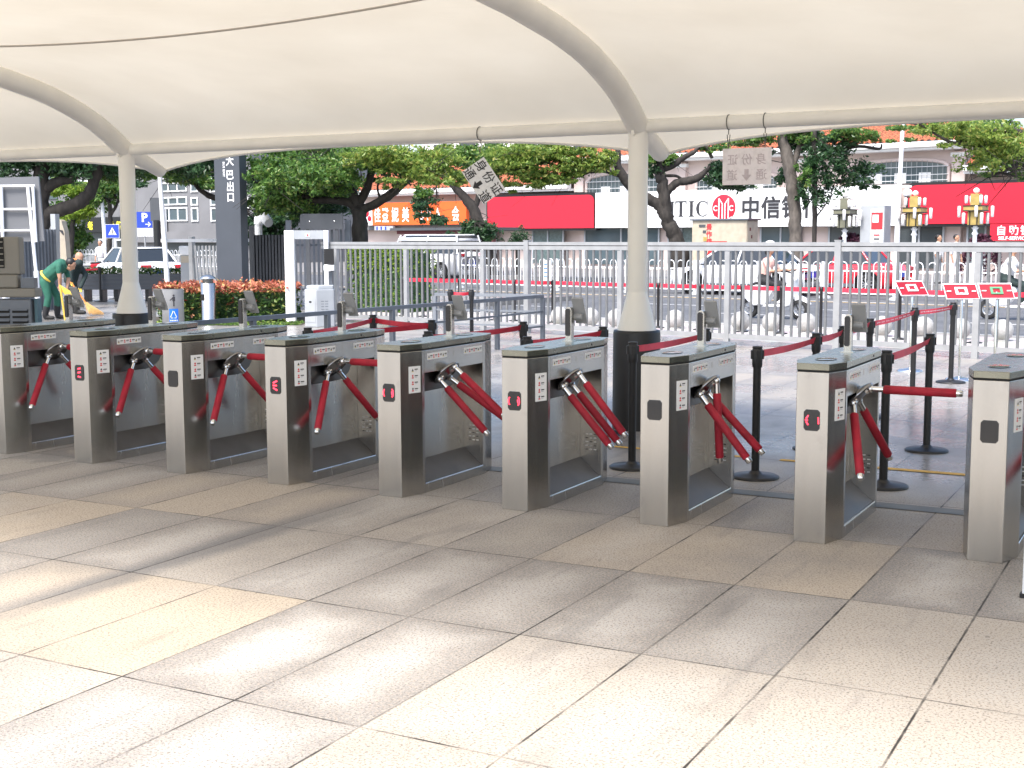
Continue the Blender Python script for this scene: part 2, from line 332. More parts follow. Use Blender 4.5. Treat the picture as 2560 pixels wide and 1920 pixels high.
# ------------------------------------------------------------------ mesh builder
class MB:
    def __init__(s): s.v = []; s.f = []; s.m = []; s.mats = []; s.sm = []
    def mi(s, mat):
        if mat not in s.mats: s.mats.append(mat)
        return s.mats.index(mat)
    def add(s, vs, fs, mat, smooth=False, M=None):
        o = len(s.v); k = s.mi(mat)
        for v in vs: s.v.append(M @ Vector(v) if M else Vector(v))
        for f in fs: s.f.append([i + o for i in f]); s.m.append(k); s.sm.append(smooth)
        return s
    def box(s, c, size, mat, rz=0, M=None):
        x, y, z = [q / 2 for q in size]; T = Matrix.Translation(Vector(c)) @ Matrix.Rotation(rz, 4, 'Z')
        if M: T = M @ T
        vs = [(-x, -y, -z), (x, -y, -z), (x, y, -z), (-x, y, -z), (-x, -y, z), (x, -y, z), (x, y, z), (-x, y, z)]
        return s.add(vs, [(3, 2, 1, 0), (4, 5, 6, 7), (0, 1, 5, 4), (1, 2, 6, 5), (2, 3, 7, 6), (3, 0, 4, 7)], mat, M=T)
    def prism(s, poly, a, b, mat, axis='z', M=None):   # poly extruded from a to b
        n = len(poly)
        def pt(p, t): return (p[0], p[1], t) if axis == 'z' else ((t, p[0], p[1]) if axis == 'x' else (p[0], t, p[1]))
        vs = [pt(p, a) for p in poly] + [pt(p, b) for p in poly]
        fs = [list(range(n))[::-1], list(range(n, 2 * n))] + [(i, (i + 1) % n, n + (i + 1) % n, n + i) for i in range(n)]
        if axis == 'y': fs = [f[::-1] for f in fs]
        return s.add(vs, fs, mat, M=M)
    def quad(s, a, b, c, d, mat): return s.add([a, b, c, d], [(0, 1, 2, 3)], mat)
    def tube(s, pts, rad, mat, n=10, caps=True, M=None):
        pts = [Vector(p) for p in pts]; rad = rad if isinstance(rad, (list, tuple)) else [rad] * len(pts)
        vs, fs = [], []; ref = None
        for i, p in enumerate(pts):
            t = (pts[min(i + 1, len(pts) - 1)] - pts[max(i - 1, 0)]).normalized()
            if ref is None: ref = Vector((0, 0, 1)) if abs(t.z) < .9 else Vector((1, 0, 0))
            a = (ref - t * ref.dot(t)).normalized(); b = t.cross(a); ref = a
            for k in range(n):
                q = 2 * math.pi * k / n; vs.append(p + (a * math.cos(q) + b * math.sin(q)) * rad[i])
        for i in range(len(pts) - 1):
            for k in range(n): fs.append((i * n + k, i * n + (k + 1) % n, (i + 1) * n + (k + 1) % n, (i + 1) * n + k))
        s.add(vs, fs, mat, True, M)
        if caps:
            m = len(pts) - 1
            s.add([vs[k] for k in range(n)], [list(range(n))[::-1]], mat, False, M); s.add([vs[m * n + k] for k in range(n)], [list(range(n))], mat, False, M)
        return s
    def lathe(s, prof, c, mat, n=20, smooth=True, M=None, caps=True):   # prof [(r,z)] about z
        vs, fs = [], []
        for r, z in prof:
            for k in range(n):
                q = 2 * math.pi * k / n; vs.append((c[0] + r * math.cos(q), c[1] + r * math.sin(q), c[2] + z))
        for i in range(len(prof) - 1):
            for k in range(n): fs.append((i * n + k, i * n + (k + 1) % n, (i + 1) * n + (k + 1) % n, (i + 1) * n + k))
        s.add(vs, fs, mat, smooth, M)
        m = len(prof) - 1
        if not caps: return s
        if prof[0][0] > 1e-4: s.add(vs[:n], [list(range(n))[::-1]], mat, False, M)
        if prof[m][0] > 1e-4: s.add(vs[m * n:], [list(range(n))], mat, False, M)
        return s
    def ball(s, c, r, mat, n=16, sq=(1, 1, 1), M=None):
        prof = [(math.sin(math.pi * i / (n // 2)), -math.cos(math.pi * i / (n // 2))) for i in range(n // 2 + 1)]
        T = Matrix.Translation(Vector(c)) @ Matrix.Diagonal((r * sq[0], r * sq[1], r * sq[2], 1))
        if M: T = M @ T
        return s.lathe(prof, (0, 0, 0), mat, n, True, T)
    def build(s, name, parent=None, world=False, bevel=0, loc=None):
        me = bpy.data.meshes.new(name); inv = None
        if world and parent is not None: inv = wm(parent).inverted()
        if loc is not None: inv = Matrix.Translation(-Vector(loc))
        me.from_pydata([(inv @ v) if inv else v for v in s.v], [], s.f)
        for mt in s.mats: me.materials.append(MATS[mt])
        me.polygons.foreach_set("material_index", s.m); me.polygons.foreach_set("use_smooth", s.sm)
        me.validate(); me.update()
        o = bpy.data.objects.new(name, me); COL.objects.link(o)
        if parent is not None: o.parent = parent
        if loc is not None: o.location = loc
        if bevel:
            b = o.modifiers.new("bevel", 'BEVEL'); b.width = bevel; b.segments = 2; b.limit_method = 'ANGLE'; b.angle_limit = R(40)
        return o
def wm(o):
    m = Matrix.Translation(o.location) @ o.rotation_euler.to_matrix().to_4x4()
    return wm(o.parent) @ m if o.parent else m
def thing(name, label, cat, loc=(0, 0, 0), rz=0, group=None):
    o = bpy.data.objects.new(name, None); COL.objects.link(o); o.location = loc; o.rotation_euler = (0, 0, rz); o.empty_display_size = .2
    return tag(o, label, cat, group)
def tag(o, label, cat, group=None, kind=None):
    o['label'] = label; o['category'] = cat
    if group: o['group'] = group
    if kind: o['kind'] = kind
    return o
def structure(name, mb):
    o = mb.build(name); o['kind'] = 'structure'; return o
def dup(src, loc, rz=None, label=None, group=None):
    def cp(o, parent):
        c = o.copy(); COL.objects.link(c); c.parent = parent
        for ch in list(o.children): cp(ch, c)
        return c
    r = cp(src, None); r.location = loc
    if rz is not None: r.rotation_euler = (0, 0, rz)
    if label: r['label'] = label
    if group: r['group'] = group
    return r
_txt = {}
def text(mb, body, size, o, ux, uy, mat, bold=0.0, sx=1.0, center=True, mirror=False, lift=0.0):
    key = (body, bold)
    if key not in _txt:
        cu = bpy.data.curves.new('t', 'FONT'); cu.body = body; cu.offset = bold; cu.resolution_u = 2
        ob = bpy.data.objects.new('t', cu); COL.objects.link(ob)
        me = ob.evaluated_get(bpy.context.evaluated_depsgraph_get()).to_mesh()
        _txt[key] = ([v.co.copy() for v in me.vertices], [list(p.vertices) for p in me.polygons])
        bpy.data.objects.remove(ob); bpy.data.curves.remove(cu)
    vs, fs = _txt[key]; o = Vector(o); ux = Vector(ux).normalized(); uy = Vector(uy).normalized(); nn = ux.cross(uy)
    xs = [v.x for v in vs]; ys = [v.y for v in vs]; mx = (min(xs) + max(xs)) / 2 if center else min(xs); my = (min(ys) + max(ys)) / 2 if center else 0
    k = -1 if mirror else 1
    mb.add([o + ux * ((v.x - mx) * size * sx * k) + uy * ((v.y - my) * size) + nn * lift for v in vs], fs, mat)
def panel(mb, o, ux, uy, w_, h_, mat, lift=0.0):     # flat rectangle centred on o
    ux = Vector(ux).normalized(); uy = Vector(uy).normalized(); n = ux.cross(uy); o = Vector(o) + n * lift
    a, b = ux * w_ / 2, uy * h_ / 2
    mb.quad(o - a - b, o + a - b, o + a + b, o - a + b, mat)
def slab(mb, o, ux, uy, w_, h_, t, mat):             # panel with thickness t behind it
    ux = Vector(ux).normalized(); uy = Vector(uy).normalized(); n = ux.cross(uy)
    M = Matrix((ux, uy, n)).transposed().to_4x4(); M.translation = Vector(o) - n * (t / 2)
    mb.box((0, 0, 0), (w_, h_, t), mat, M=M)
Z = Vector((0, 0, 1))
def chars(parent, items, world=False):      # every character its own part; items: args of text() without the mesh
    for a, k in items:
        m = MB(); text(m, *a, **k); m.build('character', parent, world)

# ------------------------------------------------------------------ ground
mb = MB(); mb.quad((-900, -900, -.13), (900, -900, -.13), (900, 1500, -.13), (-900, 1500, -.13), 'asphalt'); structure('road', mb)
mb = MB()
pl = [(-70, -40), (45, -40)] + [tuple(SP(s, 3.9)[:2]) for s in (30, 4, -7.2)] + [tuple(SP(-7.2, 12)[:2]), (-70, 48)]
mb.prism(pl, -.6, 0, 'paving'); structure('plaza', mb)
mb = MB(); q = [SP(-6.9, .75), SP(28, .75), SP(28, 3.78), SP(-6.9, 3.78)]
mb.prism([tuple(p[:2]) for p in q], -.02, .004, 'pavers'); structure('pavement', mb)
mb = MB(); q = [SP(-7.0, 3.9), SP(30, 3.9), SP(30, 4.08), SP(-7.0, 4.08)]
mb.prism([tuple(p[:2]) for p in q], -.5, .02, 'stoneball'); structure('kerb', mb)
mb = MB(); mb.prism([(-60, 37.5), (-8.8, 37.5), (-11, 48), (-60, 48)], -.02, .004, 'driveway'); structure('driveway', mb)
mb = MB()
q = [SP(-140, 25.5), SP(60, 25.5), SP(60, 60), SP(-140, 60)]
mb.prism([tuple(p[:2]) for p in q], -.5, 0.0, 'far_paving'); structure('far_pavement', mb)
mb = MB()
def mark(s0, s1, e, wd, mat):
    a = [SP(s0, e), SP(s1, e), SP(s1, e + wd), SP(s0, e + wd)]
    for p in a: p.z = -.126
    mb.quad(*a, mat)
mark(-120, 40, 4.35, .12, 'linewhite')
for k in range(-20, 12): mark(k * 6 - 1, k * 6 + 1.6, 8.9, .12, 'linewhite'); mark(k * 6 + .5, k * 6 + 3.2, 11.6, .12, 'linewhite')
mark(-120, 40, 15.2, .14, 'yellowpaint'); mark(-120, 40, 15.5, .14, 'linewhite')
structure('road_markings', mb)
mb = MB()
def gsheet(r0, r1, d0, d1, z, mat): mb.quad(L(r0, d0, z), L(r1, d0, z), L(r1, d1, z), L(r0, d1, z), mat)
gsheet(-14, 9, 1.10, 1.26, .004, 'drain'); structure('drain_channel', mb)
mb = MB(); gsheet(.2, 1.45, 2.46, 2.53, .004, 'yellowpaint'); gsheet(1.75, 2.3, 2.46, 2.53, .004, 'yellowpaint'); gsheet(2.36, 3.5, 2.45, 2.53, .004, 'yellowpaint'); structure('floor_stripe', mb)

# ------------------------------------------------------------------ canopy
PROF = [(-.60, 2.36), (-.49, 2.426), (-.2, 2.52), (0, 2.59), (.25, 2.76), (.5, 2.90), (.77, 3.00), (1.08, 3.10), (1.6, 3.20), (2.32, 3.29), (2.9, 3.335), (3.6, 3.365), (4.5, 3.39), (5.5, 3.40), (8.2, 3.40)]
def prof(t):
    for (a, za), (b, zb) in zip(PROF, PROF[1:]):
        if t <= b: return za + (zb - za) * (t - a) / (b - a)
    return PROF[-1][1]
CD, CR0, BAY = 3.515, .157, 5.9
can = thing('tensile_canopy', 'cream fabric canopy with arched ribs spanning over the row of entrance gates', 'canopy', L(CR0, CD))
KS = range(-3, 4)
for k in KS:
    r0 = CR0 + k * BAY
    ts = [-.52 + i * (8.32 / 44) for i in range(45)]
    m = MB(); m.tube([L(r0, CD - t, prof(t)) for t in ts], [.085 if t < 0 else .1 for t in ts], 'column', 16); m.build('rib', can, True)
    m = MB(); c = L(r0, CD)
    m.lathe([(.085, .85), (.085, 2.6)], c, 'column', 24); m.lathe([(.17, .86), (.163, .885), (.10, 1.13), (.083, 1.2)], c, 'column', 24)
    col = m.build('column', can, True)
    m = MB(); m.lathe([(.21, 0), (.205, .84), (.20, .86), (.15, .862)], c, 'black', 28); m.build('base_sleeve', col, True)
    m = MB()
    m.box((0, 0, 0), (.02, .26, .12), 'column', M=Matrix.Translation(L(r0, CD, 2.58)) @ Matrix.Rotation(-RA, 4, 'Z')); m.build('bracket', col, True)
for a, b in zip(list(KS), list(KS)[1:]):
    m = MB(); m.tube([L(CR0 + a * BAY + .05, CD, 2.6), L(CR0 + (a + .5) * BAY, CD, 2.6), L(CR0 + b * BAY - .05, CD, 2.6)], .058, 'column', 14); m.build('eave_beam', can, True)
    vs, fs = [], []; NS = 24; tl = [0] + [.03, .1] + [.2 + .2 * i for i in range(39)]
    def mz(s, t): return prof(t) + .085 - .13 * (1 - (2 * s - 1) ** 2) * min(1, t / 1.2 + .02)
    ed = []
    for i in range(NS + 1):
        s = i / NS; q = (2 * s - 1) ** 4 * .55 + (2 * s - 1) ** 2 * .45; rr = CR0 + (a + s) * BAY
        te = .34 + .20 * q; ze = 2.575 - .18 * q
        col_ = []
        for jj in range(5):
            f = jj / 5; col_.append(L(rr, CD + te * (1 - f), ze + (mz(s, 0) - ze) * f))
        ed.append(col_[0])
        for t in tl: col_.append(L(rr, CD - t, mz(s, t)))
        vs += col_; NJ = len(col_)
    for i in range(NS):
        for j in range(NJ - 1): fs.append((i * NJ + j, (i + 1) * NJ + j, (i + 1) * NJ + j + 1, i * NJ + j + 1))
    m = MB(); m.add(vs, fs, 'membrane', True); m.build('membrane', can, True)
    m = MB(); m.tube(ed, .016, 'column', 8); m.build('hem', can, True)
    m = MB(); m.tube([L(CR0 + (a + i / 20) * BAY, CD - 2.45, mz(i / 20, 2.45) - .006) for i in range(21)], .009, 'seam_tape', 6); m.build('seam', can, True)

# ------------------------------------------------------------------ turnstiles
def sticker(mb, o, ux, uy, n, vertical, cell):
    # n pictograms, each a small red or black sign with a caption line
    ux = Vector(ux).normalized(); uy = Vector(uy).normalized(); nn = ux.cross(uy)
    for i in range(n):
        c = Vector(o) + (uy * ((n - 1) / 2 - i) * cell if vertical else ux * (i - (n - 1) / 2) * cell) + nn * .0035
        a = c - ux * .018
        if i in (0, n - 1) and not (vertical and i == n - 1):
            mb.add([a - ux * .009 - uy * .008, a + ux * .009 - uy * .008, a + uy * .010], [(0, 1, 2)], 'ink')
            panel(mb, a - uy * .011, ux, uy, .018, .003, 'ink_yellow')
        else:
            panel(mb, a - uy * .008, ux, uy, .017, .008, 'ink_red')
            mb.add([a + uy * .005 + (ux * math.cos(q) + uy * math.sin(q)) * .007 for q in [k * math.pi / 4 for k in range(8)]], [list(range(8))], 'ink' if i == n - 1 else 'ink_red')
        panel(mb, c + ux * .012 + uy * .004, ux, uy, .028, .007, 'ink'); panel(mb, c + ux * .010 - uy * .006, ux, uy, .022, .003, 'greypaint')
HW, FWD, HL, CHL = .138, .087, .595, .415
OCT = [(-FWD, -HL), (FWD, -HL), (HW, -CHL), (HW, CHL), (FWD, HL), (-FWD, HL), (-HW, CHL), (-HW, -CHL)]
AX = Vector((1, 0, -1)).normalized(); HUB = Vector((.135, -.10, .762))
OPEN = [Vector((1, 0, 0)), Vector((.25, -.612, -.75)), Vector((.25, .612, -.75))]
def turnstile(idx, label, arms, led):
    T = thing('tripod_turnstile', label, 'turnstile', L(.9124 * (idx - 4) - .084, .595), -RA, 'tripod turnstiles in a row')
    m = MB()
    fb = [(-FWD, -HL), (FWD, -HL), (HW, -CHL), (HW, -.385), (-HW, -.385), (-HW, -CHL)]
    m.prism(fb, 0, .938, 'steel'); m.prism([(x, -y) for x, y in fb][::-1], 0, .938, 'steel')
    m.box((-.079, 0, .469), (.118, .77, .938), 'steel')                       # inner wall and back
    m.box((.059, 0, .864), (.158, .77, .148), 'steel')                        # top band
    m.prism([(-.02, .0), (.126, .0), (.126, .062), (-.02, .185)], -.385, .385, 'sill_dark_reflection', axis='y')
    m.box((.132, 0, .031), (.012, .77, .062), 'steel')   # sloping sill
    m.box((.132, 0, .0645), (.012, .768, .005), 'chrome')
    m.build('cabinet', T, bevel=.005)
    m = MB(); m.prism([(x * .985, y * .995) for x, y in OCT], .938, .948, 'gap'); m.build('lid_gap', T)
    m = MB(); m.prism([(x * 1.01, y * 1.003) for x, y in OCT], .948, .985, 'lid_tree_reflection')
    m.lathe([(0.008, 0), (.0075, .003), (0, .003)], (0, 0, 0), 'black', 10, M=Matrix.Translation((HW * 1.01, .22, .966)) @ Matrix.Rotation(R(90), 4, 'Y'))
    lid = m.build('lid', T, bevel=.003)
    for y in (-.325, .36):
        m = MB(); m.lathe([(.058, 0), (.058, .003), (.05, .004), (0, .004)], (0, 0, 0), 'glassblack', 24, M=Matrix.Translation((0, y, .985)) @ Matrix.Diagonal((1, 1.55, 1, 1))); m.build('card_reader', T)
    # drive housing in the recess
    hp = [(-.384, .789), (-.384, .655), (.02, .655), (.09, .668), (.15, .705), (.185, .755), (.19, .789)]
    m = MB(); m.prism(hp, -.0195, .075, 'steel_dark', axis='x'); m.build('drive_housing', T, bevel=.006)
    # hub
    rot = AX.to_track_quat('Z', 'X').to_matrix().to_4x4()
    m = MB(); m.lathe([(.0, -.022), (.06, -.018), (.098, -.002), (.106, .010), (.100, .017), (.06, .014), (.035, .03), (0, .032)], (0, 0, 0), 'hub_steel', 32, M=Matrix.Translation(HUB - AX * .012) @ rot)
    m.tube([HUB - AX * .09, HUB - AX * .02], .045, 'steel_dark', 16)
    hub = m.build('arm_hub', T)
    for k, A in enumerate(arms):
        o = OPEN[k]; rad = (o - AX * o.dot(AX)).normalized(); root = HUB + AX * .012 + rad * .075
        A = Vector(A).normalized()
        m = MB(); m.ball(root, .024, 'chrome', 12); m.tube([root - rad * .03 - AX * .006, root + rad * .012], .020, 'chrome', 10); m.tube([root, root + A * .5], .0165, 'chrome', 14)
        a = m.build('arm', T)
        m = MB(); m.tube([root + A * .075, root + A * .082, root + A * .464, root + A * .47], [.020, .0245, .0245, .021], 'foam', 16); m.build('foam_sleeve', a)
        m = MB(); m.tube([root + A * .47, root + A * .498, root + A * .503], [.0195, .0195, .015], 'chrome', 14); m.build('arm_tip', a)
    # front window with LED arrow
    wp = [(-.044 + .012, -.058), (.044 - .012, -.058), (.044, -.044), (.044, .044), (.032, .058), (-.032, .058), (-.044, .044), (-.044, -.044)]
    m = MB(); m.prism([(x, z + .677) for x, z in wp], -HL, -HL - .004, 'glassblack', axis='y'); win = m.build('indicator_window', T)
    if led:
        y = -HL - .0055
        def st(x0, z0, x1, z1, wd=.007):
            dx, dz = x1 - x0, z1 - z0; l = math.hypot(dx, dz); px, pz = -dz / l * wd / 2, dx / l * wd / 2
            m = MB(); m.add([(x0 - px, y, .677 + z0 - pz), (x1 - px, y, .677 + z1 - pz), (x1 + px, y, .677 + z1 + pz), (x0 + px, y, .677 + z0 + pz)], [(0, 1, 2, 3), (3, 2, 1, 0)], 'led'); m.build('led_stroke', win)
        if led == 'dots':
            for zz in (.028, 0, -.028): st(-.014, zz, .016, zz + (.006 if zz >= 0 else -.004), .010)
        elif led == 'arrow':
            st(.016, .032, -.018, .016, .010); st(-.020, 0, .014, 0, .010); st(.016, -.032, -.018, -.016, .010)
        elif led == 'parens':
            st(-.030, .022, -.038, .010); st(-.038, .010, -.038, -.012); st(-.038, -.012, -.030, -.024); st(.026, .026, .034, .016); st(.034, .016, .036, -.012); st(.036, -.012, .026, -.026); st(.024, .010, .026, -.012)
        elif led == 'left':
            st(-.036, 0, -.020, 0); st(-.030, .008, -.018, .026); st(-.030, -.008, -.018, -.026); st(.036, .018, .038, -.018, .006)
    # stickers
    tx, ty = HW - FWD, HL - CHL; l = math.hypot(tx, ty); tx, ty = tx / l, ty / l
    o = Vector((FWD + tx * .122, -HL + ty * .122, .756)); ux = Vector((tx, ty, 0)); nn = ux.cross(Z)
    m = MB(); slab(m, o + nn * .003, ux, Z, .098, .172, .003, 'label'); sticker(m, o, ux, Z, 4, True, .042); m.build('warning_label', T)
    for y in (-.225, .245):
        o = Vector((HW, y, .894)); m = MB(); slab(m, o + Vector((.003, 0, 0)), (0, 1, 0), Z, .245, .042, .003, 'label'); sticker(m, o, (0, 1, 0), Z, 4, False, .06); m.build('warning_label', T)
    m = MB(); slab(m, Vector((HW + .002, .02, .892)), (0, 1, 0), Z, .07, .034, .002, 'steel'); m.build('name_plate', T)
    m = MB()
    m.box((.062, .3835, .30), (.11, .003, .30), 'steel')
    for ix in range(3):
        for iz in range(5): m.box((.032 + ix * .03, .3815, .24 + iz * .026), (.018, .002, .006), 'label' if (ix + iz) % 3 else 'black')
    m.build('vent_plate', T)
    if idx == 8: return T
    # face scanner on a slim post
    m = MB(); m.prism([(-.022, .985), (.022, .985), (.022, 1.19), (.016, 1.203), (.006, 1.21), (-.006, 1.21), (-.016, 1.203), (-.022, 1.19)], .155, .195, 'steel', axis='y')
    m.box((0, .175, .988), (.075, .07, .006), 'steel'); sc = m.build('scanner_post', T)
    m = MB(); m.prism([(-.019, 1.03), (-.012, 1.022), (.006, 1.022), (.012, 1.03), (.012, 1.19), (.005, 1.20), (-.010, 1.20), (-.019, 1.19)], .146, .1555, 'glassblack', axis='y'); m.build('sensor_window', sc)
    Mt = Matrix.Translation((.052, .215, 1.185)) @ Matrix.Rotation(R(24), 4, 'X')
    m = MB(); m.box((0, 0, 0), (.082, .014, .185), 'grey_plastic', M=Mt); m.box((-.012, -.02, -.035), (.04, .03, .045), 'grey_plastic', M=Mt)
    m.tube([Mt @ Vector((-.055, -.02, -.035)), Mt @ Vector((.025, -.02, -.035))], .021, 'grey_plastic', 16)
    tb = m.build('scanner_tablet', T, bevel=.004)
    m = MB(); m.box((0, .0095, .01), (.074, .003, .16), 'glassblack', M=Mt); m.build('screen', tb)
    return T
J = lambda v, dx=0, dy=0: v
fold = [(.72, .10, -.72), (.62, .02, -.74), (.66, -.06, -.73)]
info = [
    ('leftmost steel turnstile, cut by the photo edge, one red arm hanging at an angle', OPEN, None),
    ('steel turnstile second from the left with three stacked red light dots in its window', OPEN, 'dots'),
    ('steel turnstile third from the left, dark window, red arms spread like a tripod', OPEN, None),
    ('steel turnstile fourth from the left with a red left-pointing arrow of light strokes, arms spread', OPEN, 'arrow'),
    ('steel turnstile with red bracket lights and two folded red arms lying against each other', [(.78, -.02, -.62), (.70, .06, -.70), (.80, .18, -.56)], 'parens'),
    ('steel turnstile with red bracket lights and three red arms hanging parallel, right of centre', [(.62, .06, -.76), (.66, .04, -.74), (.68, .0, -.73)], 'parens'),
    ('steel turnstile with unlit window, one red arm hanging straight down and two slanting', [(.05, .03, -1), (.62, .02, -.77), (.68, .06, -.70)], None),
    ('steel turnstile with one red arm stretched level across the open lane', OPEN, 'left'),
    ('rightmost steel turnstile with unlit window, next to the white panel at the photo edge', OPEN, None)]
for i, (lb, arms, led) in enumerate(info): turnstile(i, lb, arms, led)
wp = thing('white_barrier_panel', 'white upright panel at the right photo edge before the last turnstile', 'panel', L(4.13, -.60), -RA)
m = MB(); m.box((0, 0, .62), (.62, .04, 1.2), 'whitepaint'); m.build('board', wp, bevel=.004)
m = MB(); m.box((0, .0, .01), (.64, .05, .02), 'black'); m.build('foot_rail', wp)

# ------------------------------------------------------------------ stanchions and belts
_st = None
def stanchion(p, label, h=.915):
    global _st
    if _st is None:
        o = thing('belt_stanchion', label, 'stanchion', p, 0, 'black belt stanchions behind the gates')
        m = MB(); m.lathe([(.165, 0), (.165, .012), (.15, .02), (.05, .028), (.04, .04), (.03, .05)], (0, 0, 0), 'black', 28); m.build('base', o)
        m = MB(); m.lathe([(.028, .03), (.028, .80)], (0, 0, 0), 'black', 16); m.build('post', o)
        m = MB(); m.lathe([(.033, .77), (.036, .79), (.036, .895), (.031, .90), (.036, .905), (.034, .915), (0, .916)], (0, 0, 0), 'black', 18)
        for q in range(4): m.box((.037 * math.cos(q * math.pi / 2), .037 * math.sin(q * math.pi / 2), .858), (.014, .03, .06), 'black', rz=q * math.pi / 2)
        m.build('belt_head', o); _st = o; return o
    keep = [c for c in _st.children if c.name.split('.')[0] != 'belt']
    o = _st.copy(); COL.objects.link(o); o.location = p; o['label'] = label
    for ch in keep:
        c = ch.copy(); COL.objects.link(c); c.parent = o
    return o
def belt(o, p, q, z=.862, mat='belt', hgt=.046, marks=False, sag=.012):
    p, q = Vector(p), Vector(q); a = Vector((q.x - p.x, q.y - p.y, 0)); ln_ = a.length; a.normalize(); nn = Vector((-a.y, a.x, 0))
    m = MB(); N = 10; vs = []
    for i in range(N + 1):
        f = i / N; c = p + (q - p) * f; zz = z - sag * (1 - (2 * f - 1) ** 2); tw = .008 * math.sin(f * 5)
        for sgn in (-1, 1):
            vs += [Vector((c.x, c.y, p.z * (1 - f) + q.z * f + zz - hgt / 2)) + nn * (sgn * .0012 - tw), Vector((c.x, c.y, p.z * (1 - f) + q.z * f + zz + hgt / 2)) + nn * (sgn * .0012 + tw)]
    fs = []
    for i in range(N):
        b = i * 4
        fs += [(b, b + 4, b + 5, b + 1), (b + 2, b + 3, b + 7, b + 6), (b + 1, b + 5, b + 7, b + 3), (b, b + 2, b + 6, b + 4)]
    m.add(vs, fs, mat)
    if marks:
        for i in range(1, N - 1):
            f = (i + .2) / N; c = p + (q - p) * f; zz = z - sag * (1 - (2 * f - 1) ** 2)
            for k, (dx, sz) in enumerate(((0, .016), (.035, .010), (.055, .012), (.075, .009), (.098, .012), (.118, .010))):
                cc = c + a * dx; tw = .008 * math.sin(f * 5)
                mm = Vector((cc.x, cc.y, zz)) - nn * .0032
                panel(m, mm, a, Z, sz, sz, 'label')
    m.build('belt', o, True)
SD = {'a1': (-2.13, 1.86), 'a2': (-2.65, 3.59), 'a3': (-1.72, 3.17), 'b1': (-1.0, 1.95), 'b2': (-.86, 3.33), 'c1': (-.03, 1.815), 'c2': (.046, 3.41 - .36), 'd1': (.89, 1.69), 'd2': (.907, 3.18),
      'e1': (1.80, 1.73), 'e2': (1.84, 3.10), 'e3': (1.826, 4.0), 'e4': (1.80, 5.1), 'e5': (1.80, 7.15), 'e6': (1.98, 8.4), 'f1': (2.66, 1.80), 'f2': (2.64, 3.42)}
SL = {'a1': 'black belt stanchion whose head shows just behind the lid of the fourth turnstile', 'a2': 'black belt stanchion where two red belts meet, left of the grey rail', 'a3': 'black belt stanchion at the right end of the doubled red belts',
      'b1': 'black belt stanchion low behind the fifth turnstile at the start of a red belt', 'b2': 'black belt stanchion standing between the fifth and sixth turnstile scanners', 'c1': 'black belt stanchion beside the back end of the sixth turnstile', 'c2': 'black belt stanchion standing just before the black sleeve of the canopy column',
      'd1': 'black belt stanchion standing left of the unlit seventh turnstile', 'd2': 'black belt stanchion hidden behind the scanner of the seventh turnstile',
      'e1': 'black belt stanchion with full round base right of the seventh turnstile', 'e2': 'black belt stanchion second along the long red belt line', 'e3': 'black belt stanchion third along the long belt line, behind the eighth scanner', 'e4': 'black belt stanchion fourth along the long red belt line',
      'e5': 'black belt stanchion before the leftmost red sign stand on the long belt line', 'e6': 'black belt stanchion at the far end of the long printed red belt', 'f1': 'black belt stanchion close behind the eighth turnstile at its right', 'f2': 'black belt stanchion with round base seen in the open lane'}
SO = {k: stanchion(L(*v), SL[k]) for k, v in SD.items()}
for a, b, mk in (('a1', 'a2', 0), ('a2', 'a3', 0), ('a3', 'a1', 0), ('b1', 'b2', 0), ('c1', 'c2', 0), ('d1', 'd2', 0), ('e1', 'e2', 0), ('e2', 'e3', 0), ('e3', 'e4', 0), ('e4', 'e5', 1), ('e5', 'e6', 1), ('f1', 'f2', 0)):
    p, q = L(*SD[a]), L(*SD[b]); v = (q - p).normalized() * .044
    belt(SO[a], p + v, q - v, marks=bool(mk))
sx1 = stanchion(L(-5.07, 9.1), 'black belt stanchion left of a short red belt beyond the grey rail'); sx2 = stanchion(L(-4.78, 9.2), 'black belt stanchion right of a short red belt beyond the grey rail')
belt(sx1, L(-5.03, 9.11), L(-4.82, 9.19))
bg1 = atz(252, 755); bg2 = atz(287, 748)
b1 = stanchion(bg1, 'black belt stanchion before the long planter, left of two by the column'); b2 = stanchion(bg2, 'black belt stanchion before the long planter, right of two by the column')
belt(b1, bg1, bg1 + Vector((-1.2, .4, 0)), sag=.03); belt(b2, bg2, bg1, sag=.03)

